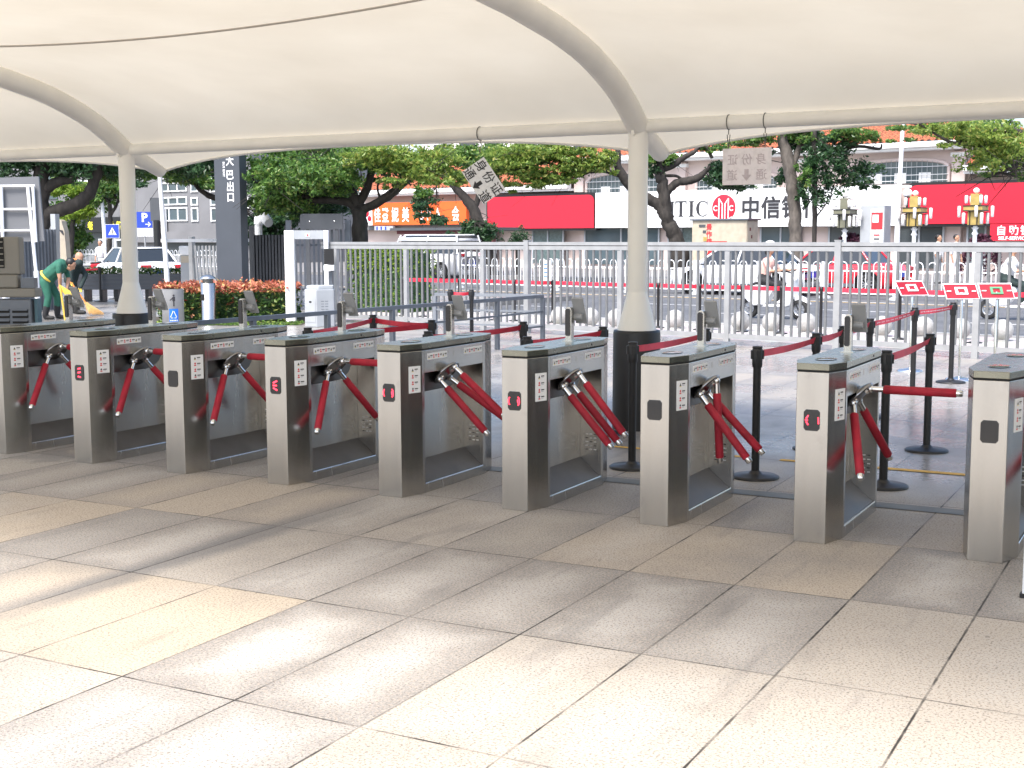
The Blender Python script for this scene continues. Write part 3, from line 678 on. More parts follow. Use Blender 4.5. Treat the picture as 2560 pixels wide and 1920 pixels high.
# ------------------------------------------------------------------ hanging signs
def hang_sign(corners, label, wires, mirror):
    a, b, c, d = [Vector(q) for q in corners]         # tl tr br bl
    o = (a + b + c + d) / 4; ux = ((b - a) + (c - d)).normalized(); uy = ((a - d) + (b - c)); uy = (uy - ux * uy.dot(ux)).normalized()
    W, H = ((b - a).length + (c - d).length) / 2, ((a - d).length + (b - c).length) / 2
    T = thing('hanging_sign', label, 'sign', o)
    m = MB(); slab(m, o, ux, uy, W, H, .006, 'paper' if not mirror else 'sign_back'); k = 'ink' if not mirror else 'ghost'
    sz = .108 if not mirror else .095
    for i, ch in enumerate('身份证'):
        x = (i - 1) * (.125 if not mirror else .12) * (-1 if mirror else 1)
        text(m, ch, sz, o + ux * x + uy * .058, ux, uy, k, bold=.008, lift=.003, mirror=mirror)
    for i, ch in enumerate(('通', '道')):
        x = (-.125 if i == 0 else .125) * (-1 if mirror else 1)
        text(m, ch, sz, o + ux * x - uy * .068, ux, uy, k, bold=.008, lift=.003, mirror=mirror)
    q = o - uy * .068; n = ux.cross(uy) * .0035
    m.add([q + n + ux * x + uy * y for x, y in ((-.018, .045), (.018, .045), (.018, 0), (.042, 0), (0, -.05), (-.042, 0), (-.018, 0))], [list(range(7))], k)
    m.build('board', T, True)
    for w0, w1, w2 in wires:
        m = MB(); m.tube([w0, w1], .004, 'wire', 6); m.tube([w1 + Vector((.012, 0, -.0)), w2], .0035, 'wire', 6); m.tube([w1 - Vector((.012, 0, .0)), w2], .0035, 'wire', 6)
        cc = Vector((w1.x, w1.y, 2.6)); m.tube([cc + dv * (.061 * math.cos(q)) + Z * (.061 * math.sin(q)) for q in [i * math.pi / 8 - 1.6 for i in range(17)]], .004, 'wire', 6)
        m.build('wire', T, True)
pm('board_red', (.30, .008, .02), .45, var=.1)
paper_mat('ghost', (.66, .59, .62))
D1 = L(-1.385, 3.515).y
pts = [at(1199.5, 383, D1), at(1252.6, 462, D1), at(1220, 522, D1), at(1164, 439, D1)]
hang_sign([pts[0], pts[1], pts[2], pts[3]], 'white paper sign with black characters hanging tilted by one corner', [(L(-1.385, 3.515, 2.54), at(1200, 360, D1), pts[0] + Vector((0, 0, -.005)))], False)
q = [L(.912, 3.515, 2.386), L(1.326, 3.515, 2.386), L(1.326, 3.515, 2.088), L(.912, 3.515, 2.088)]
hang_sign(q, 'pale sign hanging level from two wires, its characters showing faintly in mirror writing', [(L(.96, 3.515, 2.54), L(.96, 3.515, 2.5), L(.96, 3.515, 2.387)), (L(1.27, 3.515, 2.54), L(1.27, 3.515, 2.5), L(1.27, 3.515, 2.387))], True)

# red boards on chrome stands, seen from behind
for nm, px, D, yb, rz, lb, back in (('A', 2281, 15.9, 722, .30, 'red reading board on a chrome stand, leftmost of three', 'label'), ('B', 2405, 14.9, 730, .02, 'red reading board with white bracket on a chrome stand, middle of three', 'label'), ('C', 2493, 15.1, 729, -.03, 'red reading board with green bracket on a chrome stand, rightmost of three', 'foil_green')):
    top = at(px, yb, D); base = Vector((top.x, top.y, 0))
    T = thing('sign_stand', lb, 'sign stand', base, 0, 'red sign boards on stands')
    m = MB(); m.lathe([(.16, 0), (.16, .012), (.13, .03), (.05, .04), (.02, .05)], (0, 0, 0), 'chrome', 28); m.build('base', T)
    m = MB(); m.tube([(0, 0, .04), (0, 0, top.z - .05), (0, .02, top.z - .01)], .016, 'chrome', 14); m.build('pole', T)
    M = Matrix.Translation((0, .03, top.z)) @ Matrix.Rotation(rz, 4, 'Z') @ Matrix.Rotation(R(-42), 4, 'X') @ Matrix.Shear('XY', 4, (0, 0))
    m = MB(); m.box((0, 0, 0), (.37, .012, .21), 'board_red', M=M); bd = m.build('board', T)
    m = MB(); m.box((0, 0, .112), (.39, .022, .016), 'label', M=M); m.box((0, 0, -.107), (.372, .016, .004), 'label', M=M)
    for sx in (-1, 1): m.box((sx * .188, 0, 0), (.005, .016, .215), 'label', M=M)
    m.build('frame', bd)
    m = MB()
    m.box((0, -.012, .045), (.14, .014, .022), back, M=M); m.box((0, -.012, -.04), (.14, .014, .02), back, M=M)
    for sx in (-1, 1): m.box((sx * .056, -.012, .003), (.028, .013, .062), back, M=M); m.tube([M @ Vector((sx * .12, -.012, 0)), M @ Vector((sx * .17, -.012, 0))], .008, 'label', 8)
    m.build('bracket', bd)

# ------------------------------------------------------------------ the white picket fence
FA = math.atan(.82); fu = Vector((math.cos(FA), -math.sin(FA), 0)); fn = Vector((math.sin(FA), math.cos(FA), 0))
def FP(s, z=0, o=0.0): return F0 + fu * s + fn * o + Z * z
FH = 1.575
def fence(s0, s1, posts, main, label, rails=True):
    T = thing('picket_fence', label, 'fence', FP(s0), -FA, 'white metal fence sections along the street')
    rot = -FA
    m = MB(); m.box(FP((s0 + s1) / 2, FH - .028), (s1 - s0, .06, .055), 'galv', rz=rot); m.build('top_rail', T, True)
    m = MB(); m.box(FP((s0 + s1) / 2, FH - .10), (s1 - s0, .055, .065), 'galv', rz=rot); m.box(FP((s0 + s1) / 2, FH - .062), (s1 - s0, .02, .014), 'gap', rz=rot); m.build('upper_rail', T, True)
    m = MB(); m.box(FP((s0 + s1) / 2, .135), (s1 - s0, .055, .075), 'galv', rz=rot); m.build('bottom_rail', T, True)
    for p in posts:
        m = MB(); m.box(FP(p, FH / 2 - .07), (.085, .07, FH - .14), 'galv', rz=rot); m.build('post', T, True)
    for p in main:
        m = MB(); m.box(FP(p, (FH + .02) / 2), (.095, .095, FH + .02), 'galv', rz=rot); m.box(FP(p, FH + .026), (.105, .105, .012), 'galv', rz=rot); m.build('end_post', T, True)
    stops = sorted(list(posts) + [s0] + [s1]); 
    for a, b in zip(stops, stops[1:]):
        n = max(1, round((b - a) / .137)); 
        if n < 2: continue
        for i in range(1, n):
            m = MB(); s = a + (b - a) * i / n
            m.tube([FP(s, .17), FP(s, FH - .13)], .0225, 'galv_pick', 8, caps=False); m.build('picket', T, True)
fence(-4.86, .30, [-4.45, -2.55, -.66], [.35], 'left section of white picket fence, starting at the grey box cabinet')
fence(.40, 6.07, [2.3, 4.30], [6.12], 'middle section of white picket fence, behind the canopy column')
fence(6.17, 12.0, [8.14, 10.1], [12.05], 'right section of white picket fence, behind the red sign stands')

# ------------------------------------------------------------------ low grey rail
T = thing('guide_rail', 'low grey metal queue rail turning a corner before the white fence', 'railing', L(-4.65, 11.26))
fr = [L(-5.25, 3.6), L(-5.05, 5.4), L(-4.87, 7.2), L(-4.75, 8.6), L(-4.65, 11.2)]
bk = [L(-4.65, 11.2), L(-6.5, 11.0)]
def seg(m, p, q, z, hgt, th, mat): 
    v = q - p; m.box((p + q) / 2 + Z * z, (v.length, th, hgt), mat, rz=math.atan2(v.y, v.x))
m = MB()
seg(m, fr[0], fr[-1], .74, .05, .05, 'galv_dark'); m.build('top_rail', T, True)
m = MB(); seg(m, fr[-1], bk[1], .745, .045, .045, 'greyrail'); m.build('top_rail', T, True)
for z in (.50, .27):
    m = MB(); seg(m, fr[2], fr[-1], z, .028, .028, 'galv_dark'); m.build('mid_rail', T, True)
    m = MB(); seg(m, fr[-1], bk[1], z, .028, .028, 'greyrail'); m.build('mid_rail', T, True)
for f in (0, .16, .33, .5, .66, .83, 1.0):
    p = fr[0] + (fr[-1] - fr[0]) * f
    m = MB(); m.box(p + Z * .36, (.06, .06, .715), 'galv_dark', rz=-RA); m.build('post', T, True)
m = MB(); m.box(bk[1] + Z * .36, (.055, .055, .715), 'greyrail', rz=-RA); m.build('post', T, True)

# ------------------------------------------------------------------ leaves
def leaves(mb, clumps, size, mat, dens=1.0, flat=.8, rnd=random):
    for (c, rad, n) in clumps:
        rad = rad if isinstance(rad, (tuple, list)) else (rad, rad, rad * flat)
        # sub-clusters give gaps and clots
        subs = [(Vector([rnd.gauss(0, .42) * rad[i] for i in range(3)]), rnd.uniform(.16, .4)) for _ in range(max(4, int(n / 26)))]
        for _ in range(int(n * 1.7)):
            sc, sr = rnd.choice(subs)
            p = Vector(c) + sc + Vector([rnd.gauss(0, sr * .5) * rad[i] for i in range(3)])
            a = Vector((rnd.gauss(0, 1), rnd.gauss(0, 1), rnd.gauss(0, .8))).normalized(); b = a.cross(Vector((rnd.gauss(0, 1), rnd.gauss(0, 1), rnd.gauss(0, 1)))).normalized()
            k = size * .80 * rnd.uniform(.6, 1.25); nn = a.cross(b) * (k * .12)
            mb.add([p - a * k * .5, p + b * k * .25 + nn, p + a * k * .55, p - b * k * .25 + nn], [(0, 1, 2, 3)], mat)
def leafbox(mb, lo, hi, n, size, mat, M=None, shell=.5, rnd=random):
    for _ in range(n):
        p = [rnd.uniform(lo[i], hi[i]) for i in range(3)]
        if rnd.random() < shell:
            i = rnd.choice((0, 1, 1, 2)); p[i] = (lo[i] if i != 2 and rnd.random() < .7 else hi[i]) + rnd.gauss(0, size * .35)
        p = M @ Vector(p) if M else Vector(p)
        a = Vector((rnd.gauss(0, 1), rnd.gauss(0, 1), rnd.gauss(0, .7))).normalized(); b = a.cross(Vector((rnd.gauss(0, .5), rnd.gauss(0, .5), 1))).normalized()
        k = size * rnd.uniform(.6, 1.25); nn = a.cross(b) * (k * .12)
        mb.add([p - a * k * .5, p + b * k * .27 + nn, p + a * k * .55, p - b * k * .27 + nn], [(0, 1, 2, 3)], mat)
def smoothpath(pts, n=4):
    out = []
    P = [pts[0]] + pts + [pts[-1]]
    for i in range(1, len(P) - 2):
        for k in range(n):
            t = k / n; a, b, c, d = P[i - 1], P[i], P[i + 1], P[i + 2]
            out.append(tuple(.5 * (2 * b[j] + (c[j] - a[j]) * t + (2 * a[j] - 5 * b[j] + 4 * c[j] - d[j]) * t * t + (3 * b[j] - a[j] - 3 * c[j] + d[j]) * t ** 3) for j in range(4)))
    out.append(tuple(P[-2])); return out
def tree(name, label, base, paths, clumps, size, leaf, bark='bark', group=None, seed=1):
    rn = random.Random(seed); T = thing(name, label, 'tree', base, 0, group)
    for k, pa in enumerate(paths):
        sp_ = smoothpath(pa, 5); m = MB()
        sp_ = [(x + rn.gauss(0, r_ * .10), y + rn.gauss(0, r_ * .10), z, r_ * rn.uniform(.93, 1.08)) for x, y, z, r_ in sp_]
        m.tube([s[:3] for s in sp_], [s[3] for s in sp_], bark, 10); m.build('trunk' if k == 0 else 'limb', T, True)
    tw = MB(); nodes_ = [(Vector(s_[:3]), s_[3]) for pa in paths for s_ in smoothpath(pa, 4) if s_[3] < .3 * max(q_[3] for q_ in paths[0]) * 2]
    for lf, cl in clumps:
        for (c, rad, n) in cl:
            for _ in range(max(2, n // 260)):
                e = Vector(c) + Vector([rn.gauss(0, .5) * rad[i] for i in range(3)]); q0 = min(nodes_, key=lambda t_: (t_[0] - e).length)[0]
                if (e - q0).length > 4.5 or (e - q0).length < .3: continue
                md = q0.lerp(e, .5) + Vector([rn.gauss(0, .10) for _ in range(3)]); tw.tube([q0, md, e], [.022, .014, .006], bark, 5, caps=False)
                for _ in range(3):
                    f = e + Vector([rn.gauss(0, .35) for _ in range(3)]); tw.tube([md.lerp(e, rn.random()), f], [.009, .004], bark, 4, caps=False)
    if tw.v: tw.build('twigs', T, True)['kind'] = 'stuff'
    for lf, cl in clumps:
        m = MB(); leaves(m, cl, size, lf, rnd=rn); m.build('crown', T, True)
    return T
def px4(D, *rows): return [tuple(at(x, y, D + (dd[0] if dd else 0))) + (w_ * D / CF / 2,) for x, y, w_, *dd in rows]
def cl(D, *rows):   # (x, y, radius px, n, dy)
    return [(at(x, y, D + (o[0] if o else 0)), (rx * D / CF, max(.8, rx * D / CF * .8), ry * D / CF), n) for x, y, rx, ry, n, *o in rows]

# hedge with red tips
hb = Vector((-5.68, 26.2, 0)); T = thing('photinia_hedge', 'clipped hedge with red and orange young leaves over green ones', 'hedge', hb, 0)
rn = random.Random(4)
m = MB(); leafbox(m, (-6.98, 25.6, .02), (-4.42, 26.8, .62), 4200, .11, 'leaf_hedge', rnd=rn); leafbox(m, (-6.98, 25.6, .1), (-4.42, 26.8, .62), 190, .10, 'leaf_red', rnd=rn); m.build('foliage', T, True)
m = MB(); leafbox(m, (-7.0, 25.55, .60), (-4.40, 26.8, .75), 1900, .105, 'leaf_red', shell=.6, rnd=rn); m.build('young_leaves', T, True)
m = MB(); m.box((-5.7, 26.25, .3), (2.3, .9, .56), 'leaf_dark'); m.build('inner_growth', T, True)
m = MB(); m.quad((-8, 24.6, .004), (-4.0, 24.6, .004), (-4.0, 27.4, .004), (-8, 27.4, .004), 'soil'); structure('soil_bed', m)
m = MB(); leafbox(m, (-7.9, 24.65, .0), (-4.1, 25.4, .03), 2500, .06, 'leaf_box', rnd=rn); g = m.build('lawn'); g['kind'] = 'stuff'; g['label'] = 'strip of bright green grass before the red-tipped hedge'
# clipped green hedge beyond the fence
h0, h1 = at(872, 700, 29.5), at(1003, 700, 28.4)
T = thing('box_hedge', 'clipped bright green hedge seen through the left pickets', 'hedge', (h0.x, h0.y, 0)); v = (h1 - h0); v.z = 0
M = Matrix.Translation((h0.x, h0.y, 0)) @ Matrix.Rotation(math.atan2(v.y, v.x), 4, 'Z')
m = MB(); leafbox(m, (0, 0, 0), (v.length, 1.1, 1.40), 4200, .085, 'leaf_box', M, rnd=rn); leafbox(m, (-.03, -.05, .95), (v.length, 1.1, 1.46), 2000, .085, 'leaf_lime', M, rnd=rn); m.box((v.length / 2, .55, .65), (v.length - .15, .9, 1.3), 'leaf_dark', M=M); m.build('foliage', T, True)  # lime leaves on top put the sunlight there into the leaf colour

# ------------------------------------------------------------------ bins, bollard bin, portal, cabinet
p = at(432, 760, 24); T = thing('litter_bin', 'round steel litter bin with a blue recycling sticker beside the hedge', 'bin', (p.x, p.y, 0))
ztop = zat(722, 24, 432)
m = MB(); m.lathe([(.185, 0), (.185, .06), (.20, .07), (.20, ztop - .02), (.205, ztop)], (0, 0, 0), 'galv', 32); m.lathe([(.18, ztop + .001), (0, ztop + .001)], (0, 0, 0), 'gap', 24); m.build('drum', T)
def curvepatch(m, a0, a1, z0, z1, mat, rr=.203, n=8):
    for i in range(n):
        q0, q1 = a0 + (a1 - a0) * i / n, a0 + (a1 - a0) * (i + 1) / n
        m.quad((rr * math.cos(q0), rr * math.sin(q0), z0), (rr * math.cos(q1), rr * math.sin(q1), z0), (rr * math.cos(q1), rr * math.sin(q1), z1), (rr * math.cos(q0), rr * math.sin(q0), z1), mat)
m = MB(); curvepatch(m, R(-95), R(-48), ztop - .62, ztop - .36, 'bin_blue')
def cpt(a, z, rr=.2055): return Vector((rr * math.cos(a), rr * math.sin(a), z))
tri = [cpt(R(-90), ztop - .53), cpt(R(-56), ztop - .53), cpt(R(-73), ztop - .39)]; cen = sum(tri, Vector()) / 3
for i in range(3):
    a, b = tri[i], tri[(i + 1) % 3]; m.tube([a * .9 + b * .1, a * .1 + b * .9], .007, 'letter_white', 6)
for k in range(5): panel(m, cpt(R(-88 + k * 8), ztop - .575), (math.cos(R(2 + k * 8)), math.sin(R(2 + k * 8)), 0), Z, .018, .022, 'letter_white')
m.build('recycling_sticker', T)
m = MB(); pc = Vector((.2055 * math.cos(R(-70)), .2055 * math.sin(R(-70)), ztop - .2)); ux = Vector((math.cos(R(20)), math.sin(R(20)), 0))
m.ball(pc + Z * .085, .02, 'ink', 10, (1, .15, 1)); panel(m, pc + Z * .02, ux, Z, .05, .08, 'ink'); panel(m, pc - Z * .065, ux, Z, .024, .10, 'ink')
m.add([pc + ux * -.02 + Z * .05, pc + ux * -.075 + Z * .0, pc + ux * -.07 - Z * .015, pc + ux * -.02 + Z * .02], [(0, 1, 2, 3), (3, 2, 1, 0)], 'ink'); m.build('pictogram', T)
p = at(521, 750, 25.2); T = thing('ash_bin', 'slim steel bollard bin with a domed cap before the hedge', 'bin', (p.x, p.y, 0)); zt = zat(686, 25.2, 521)
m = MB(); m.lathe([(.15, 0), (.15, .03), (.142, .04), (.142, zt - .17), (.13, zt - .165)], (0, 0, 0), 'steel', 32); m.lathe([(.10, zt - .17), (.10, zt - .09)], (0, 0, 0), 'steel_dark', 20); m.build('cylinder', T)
m = MB(); m.lathe([(.158, zt - .085), (.158, zt - .075), (.13, zt - .045), (.08, zt - .015), (0, zt)], (0, 0, 0), 'steel', 32); m.build('cap', T)
m = MB(); curvepatch(m, R(-150), R(-105), zt - .50, zt - .38, 'gap', .1435); m.build('slot', T)

D = 25.5; xl, xr = at(712, 700, D).x, at(823, 700, D).x; zt = zat(576, D, 760); yb = D
T = thing('walk_through_detector', 'white walk-through detector gate behind the grey box cabinet', 'detector', (xl, D, 0))
m = MB(); m.box((xl + .10, D + .06, zt / 2), (.19, .14, zt), 'whitepaint'); m.build('side_panel', T, True, bevel=.01)
m = MB(); m.box((xr - .05, D + .06, zt / 2), (.09, .14, zt), 'whitepaint'); m.build('side_panel', T, True, bevel=.01)
m = MB(); m.box(((xl + xr) / 2 + .05, D + .06, zt - .085), (xr - xl - .295, .12, .17), 'greypaint'); m.box(((xl + xr) / 2 + .03, D - .002, zt - .09), (.09, .01, .06), 'label'); m.box(((xl + xr) / 2 + .03, D - .008, zt - .09), (.035, .008, .03), 'lamp_red'); m.build('header', T, True)
D = 24.2; x0, x1 = at(762, 760, D).x, at(835, 760, D).x; zt = zat(714, D, 800)
T = thing('control_cabinet', 'grey sloping-topped metal box with louvres at the left fence end', 'cabinet', ((x0 + x1) / 2, D, 0))
m = MB(); m.prism([(x0, D - .02), (x0 + .24, D - .14), (x1, D + .02), (x1 - .03, D + .4), (x0 + .02, D + .4)], 0, zt - .07, 'greypaint'); m.prism([(x0 + .03, D + .02), (x0 + .27, D - .06), (x1 - .02, D + .06), (x1 - .05, D + .38), (x0 + .05, D + .38)], zt - .07, zt, 'greypaint'); m.build('housing', T, True, bevel=.012)
a, b = Vector((x0 + .24, D - .14, 0)), Vector((x1, D + .02, 0)); ux = (b - a).normalized()
m = MB()
for i in range(5):
    for k in range(2): slab(m, a + ux * (.12 + k * .08) + Z * (.28 + i * .05), ux, Z, .06, .012, .006, 'galv_dark')
m.build('louvres', T, True)
a, b = Vector((x0, D - .02, 0)), Vector((x0 + .24, D - .14, 0)); ux = (b - a).normalized()
m = MB(); slab(m, (a + b) / 2 + Z * .3 + ux.cross(Z) * .006, ux, Z, .22, .42, .006, 'greypaint'); slab(m, (a + b) / 2 + Z * .47 + ux.cross(Z) * .012, ux, Z, .05, .03, .006, 'black'); m.build('door', T, True)
# dark wall phone box on the fence end
D = 25.3; T = thing('card_terminal', 'black and white terminal box fixed at the left end of the fence', 'terminal', at(822, 660, D)); 
m = MB(); x0, x1 = at(811, 640, D).x, at(834, 640, D).x; m.box(((x0 + x1) / 2, D, zat(640, D)), (x1 - x0, .12, .30), 'black'); m.build('upper_box', T, True)
m = MB(); m.box(((x0 + x1) / 2, D - .01, zat(668, D)), (x1 - x0 + .02, .14, .10), 'whitepaint'); m.build('reader', T, True)
m = MB(); m.box(((x0 + x1) / 2 + .02, D + .05, .5), (.07, .06, 1.0), 'galv_dark'); m.build('post', T, True)

# ------------------------------------------------------------------ pylon sign
D = 30; base = at(583, 700, D)
T = thing('pylon_sign', 'tall dark grey bus exit pylon with white characters behind the red-tipped hedge', 'sign', (base.x, base.y, 0), -RA)
m = MB(); m.box((0, 0, 2.25), (.74, .25, 4.5), 'slate'); m.build('pillar', T, bevel=.01)
m = MB(); m.box((0, 0, .04), (.86, .36, .08), 'darkgrey'); m.build('plinth', T)
chars(T, [((ch, .235, (.10, -.128, zat(y, D, 583)), (1, 0, 0), Z, 'letter_white'), dict(bold=.02)) for ch, y in (('大', 403), ('巴', 438), ('出', 467), ('口', 494))])
m = MB(); text(m, 'BUS EXIT', .085, (-.08, -.128, zat(424, D, 570)), (0, 0, -1), (1, 0, 0), 'letter_white', bold=.02); m.build('lettering', T)

# dark slatted fences and folding gate
def slatfence(name, label, px0, px1, D0, D1, ytop, n, mat, cat='fence', wdt=.06, tilt=0.0, rails=(.25, .8), postpx=None):
    a, b = at(px0, 700, D0), at(px1, 700, D1); a.z = b.z = 0; v = b - a; rz = math.atan2(v.y, v.x); ht = zat(ytop, (D0 + D1) / 2, (px0 + px1) / 2)
    T = thing(name, label, cat, a, rz)
    for i in range(n):
        m = MB(); M = Matrix.Translation((v.length * (i + .5) / n, 0, ht / 2)) @ Matrix.Rotation(tilt, 4, 'Y'); m.box((0, 0, 0), (wdt, .03, ht - .04), mat, M=M); m.build('slat', T)
    for r_ in rails:
        m = MB(); m.box((v.length / 2, .045, ht * r_), (v.length, .05, .05), mat); m.build('rail', T)
    for pp in (0, v.length):
        m = MB(); m.box((pp, .03, (ht + .2) / 2), (.12, .12, ht + .2), mat); m.build('post', T)
    return T
slatfence('folding_gate', 'folding gate of pale and dark upright bars left of the pylon', 480, 552, 32, 31.5, 612, 8, 'galv', 'gate', .055, -.05)
slatfence('slat_fence', 'dark grey slat fence between the pylon and the detector gate', 632, 720, 31, 31, 585, 11, 'darkgrey', wdt=.10)
slatfence('slat_fence', 'dark grey slat fence behind the detector gate under the rounded board', 724, 872, 30, 30, 572, 13, 'galv_dark', wdt=.055)
D = 29.6; T = thing('notice_board', 'blank dark grey board with rounded corners standing above the slat fence', 'board', (at(803, 700, D).x, D, 0))
x0, x1, z0, z1 = at(751, 550, D).x, at(857, 550, D).x, zat(572, D), zat(533, D); rr = .06
po = [(x0 + rr - rr * math.cos(q), z1 - rr + rr * math.sin(q)) for q in [i * R(30) for i in range(4)]] + [(x1 - rr + rr * math.sin(q), z1 - rr + rr * math.cos(q)) for q in [i * R(30) for i in range(4)]] + [(x1, z0), (x0, z0)]
m = MB(); m.prism(po[::-1], D - .05, D + .05, 'darkgrey', axis='y'); m.build('panel', T, True)
m = MB()
for px in (775, 837): m.ball((at(px, 552, D).x, D - .05, zat(552, D)), .025, 'chrome', 10)
m.build('bolts', T, True)
m = MB()
for px in (770, 842): m.box((at(px, 600, D).x, D, z0 / 2), (.08, .06, z0), 'darkgrey')
m.build('legs', T, True)
D = 31.5; T = thing('security_camera', 'white bent-arm security camera on a post behind the pylon', 'camera', (at(648, 700, D).x, D, 0))
m = MB(); m.tube([(at(646, 700, D).x, D, 0), (at(646, 560, D).x, D, zat(560, D))], .09, 'whitepaint', 12); m.build('post', T, True)
m = MB(); m.tube([at(645, 562, D), at(648, 545, D), at(656, 538, D), at(672, 558, D - .3)], [.10, .13, .14, .11], 'whitepaint', 12); m.build('head', T, True)
# barrier machine, boom and white mast
D = 33; T = thing('barrier_machine', 'grey parking barrier machine with tan face panel left of the folding gate', 'barrier', (at(463, 700, D).x, D, 0))
x0, x1 = at(451, 660, D).x, at(476, 660, D).x; zz = zat(612, D)
m = MB(); m.box(((x0 + x1) / 2, D + .15, zz * .42), (x1 - x0, .3, zz * .84), 'greypaint'); m.build('housing', T, True, bevel=.01)
m = MB(); m.box(((x0 + x1) / 2, D + .1, zz * .92), (x1 - x0 + .03, .3, zz * .15), 'whitepaint'); m.build('hood', T, True, bevel=.02)
m = MB(); m.box(((x0 + x1) / 2, D - .005, zat(646, D)), (x1 - x0 - .04, .012, .17), 'tan'); m.build('face_panel', T, True)
D = 31; a = at(395, 380, D); b = at(416, 668, D); T = thing('white_mast', 'slim white mast with a horizontal white bar, right of the left canopy column', 'mast', (b.x, D, 0))
m = MB(); m.tube([(b.x + .02, D, 0), (b.x, D, b.z), (a.x, D, a.z), (a.x - .1, D, a.z + 2)], [.066, .062, .05, .046], 'whitepaint', 12); m.build('pole', T, True)
m = MB(); q0, q1 = at(404, 601, D), at(640, 601, D + 2); v = q1 - q0; m.box((q0 + q1) / 2, (v.length, .07, .075), 'whitepaint', rz=math.atan2(v.y, v.x)); m.build('bar', T, True)
D = 69; T = thing('dark_sign_box', 'dark upright sign box on a black post beside the white mast', 'sign', (at(395, 700, D).x, D, 0))
m = MB(); x0, x1 = at(377, 520, D).x, at(401, 520, D).x; m.box(((x0 + x1) / 2, D, zat(521, D)), (x1 - x0, .25, zat(492, D) - zat(550, D)), 'darkgrey'); m.build('box', T, True)
m = MB(); m.tube([((x0 + x1) / 2 + .05, D, 0), ((x0 + x1) / 2 + .05, D, zat(548, D))], .20, 'black', 10); m.build('post', T, True)
D = 70; T = thing('parking_sign', 'blue parking sign with white P and arrow half hidden by the column', 'sign', (at(364, 700, D).x, D, 0))
x0, x1 = at(340, 540, D).x, at(380, 540, D).x; m = MB(); m.box(((x0 + x1) / 2, D, zat(547, D)), (x1 - x0, .05, zat(527, D) - zat(567, D)), 'sign_blue')
text(m, 'P', .65, ((at(362, 540, D)).x, D - .03, zat(541, D)), (1, 0, 0), Z, 'letter_white', bold=.03)
text(m, '→', .40, ((at(370, 540, D)).x, D - .03, zat(558, D)), (1, 0, 0), Z, 'letter_white', bold=.02); m.build('panel', T, True)
m = MB(); m.box(((x0 + x1) / 2 + .02, D, zat(578, D)), (x1 - x0, .05, .44), 'label')
for i in range(3): m.box(((x0 + x1) / 2 + .05, D - .03, zat(572 + i * 6, D)), (.6, .004, .045), 'greypaint')
m.build('lower_panel', T, True); m = MB(); m.tube([((x0 + x1) / 2, D + .05, 0), ((x0 + x1) / 2, D + .05, zat(530, D))], .05, 'galv', 8); m.build('post', T, True)
D = 72; T = thing('crossing_sign', 'square blue pedestrian crossing sign left of the canopy column', 'sign', (at(281, 700, D).x, D, 0)); c = at(281, 578, D)
m = MB(); m.box(c, (.72, .04, .72), 'sign_blue'); m.box(c + Vector((0, .006, 0)), (.76, .04, .76), 'letter_white'); y = D - .025
m.add([c + Vector((x, -.024, z)) for x, z in ((-.23, -.2), (.23, -.2), (0, .22))], [(0, 1, 2)], 'letter_white')
m.ball(c + Vector((0, -.028, .06)), .035, 'ink', 8, (1, .2, 1)); panel(m, c + Vector((0, -.028, -.05)), (1, 0, 0), Z, .06, .14, 'ink')
for i in range(5): panel(m, c + Vector((-.14 + i * .07, -.028, -.16)), (1, 0, 0), Z, .035, .05, 'ink')
m.build('panel', T, True); m = MB(); m.tube([(c.x, D + .06, 0), (c.x, D + .06, c.z + .3)], .04, 'galv', 8); m.build('post', T, True)
D = 73; T = thing('street_light', 'thin white street light leaning over the far railing at left', 'lamp post', (at(264, 670, D).x, D, 0))
m = MB(); m.tube([(at(264, 670, D).x, D, 0), at(262, 600, D), at(255, 500, D), at(254, 478, D)], [.14, .12, .10, .08], 'whitepaint', 10); m.build('pole', T, True)
m = MB(); m.tube([at(254, 478, D), at(218, 453, D), at(160, 452, D)], .035, 'whitepaint', 8); m.build('arm', T, True)

# ------------------------------------------------------------------ planter
D = 34; a, b = at(165, 700, D), at(452, 700, D); T = thing('long_planter', 'long dark planter on legs with a low hedge, behind the sweepers', 'planter', (a.x, D, 0))
z0, z1 = zat(721, D), zat(682, D); m = MB(); m.box(((a.x + b.x) / 2, D + .2, (z0 + z1) / 2), (b.x - a.x, .5, z1 - z0), 'darkgrey')
for i in range(4): m.box(((a.x + b.x) / 2, D - .055, z0 + (i + .5) * (z1 - z0) / 4), (b.x - a.x - .02, .01, (z1 - z0) / 4 - .025), 'slate')
m.build('box', T, True)
for i in range(8):
    m = MB(); m.box((a.x + .1 + (b.x - a.x - .2) * i / 7, D + .2, z0 / 2), (.09, .4, z0), 'black'); m.build('leg', T, True)
m = MB(); leafbox(m, (a.x, D, z1 - .02), (b.x, D + .45, z1 + .14), 2600, .08, 'leaf_hedge', rnd=rn); m.build('foliage', T, True)

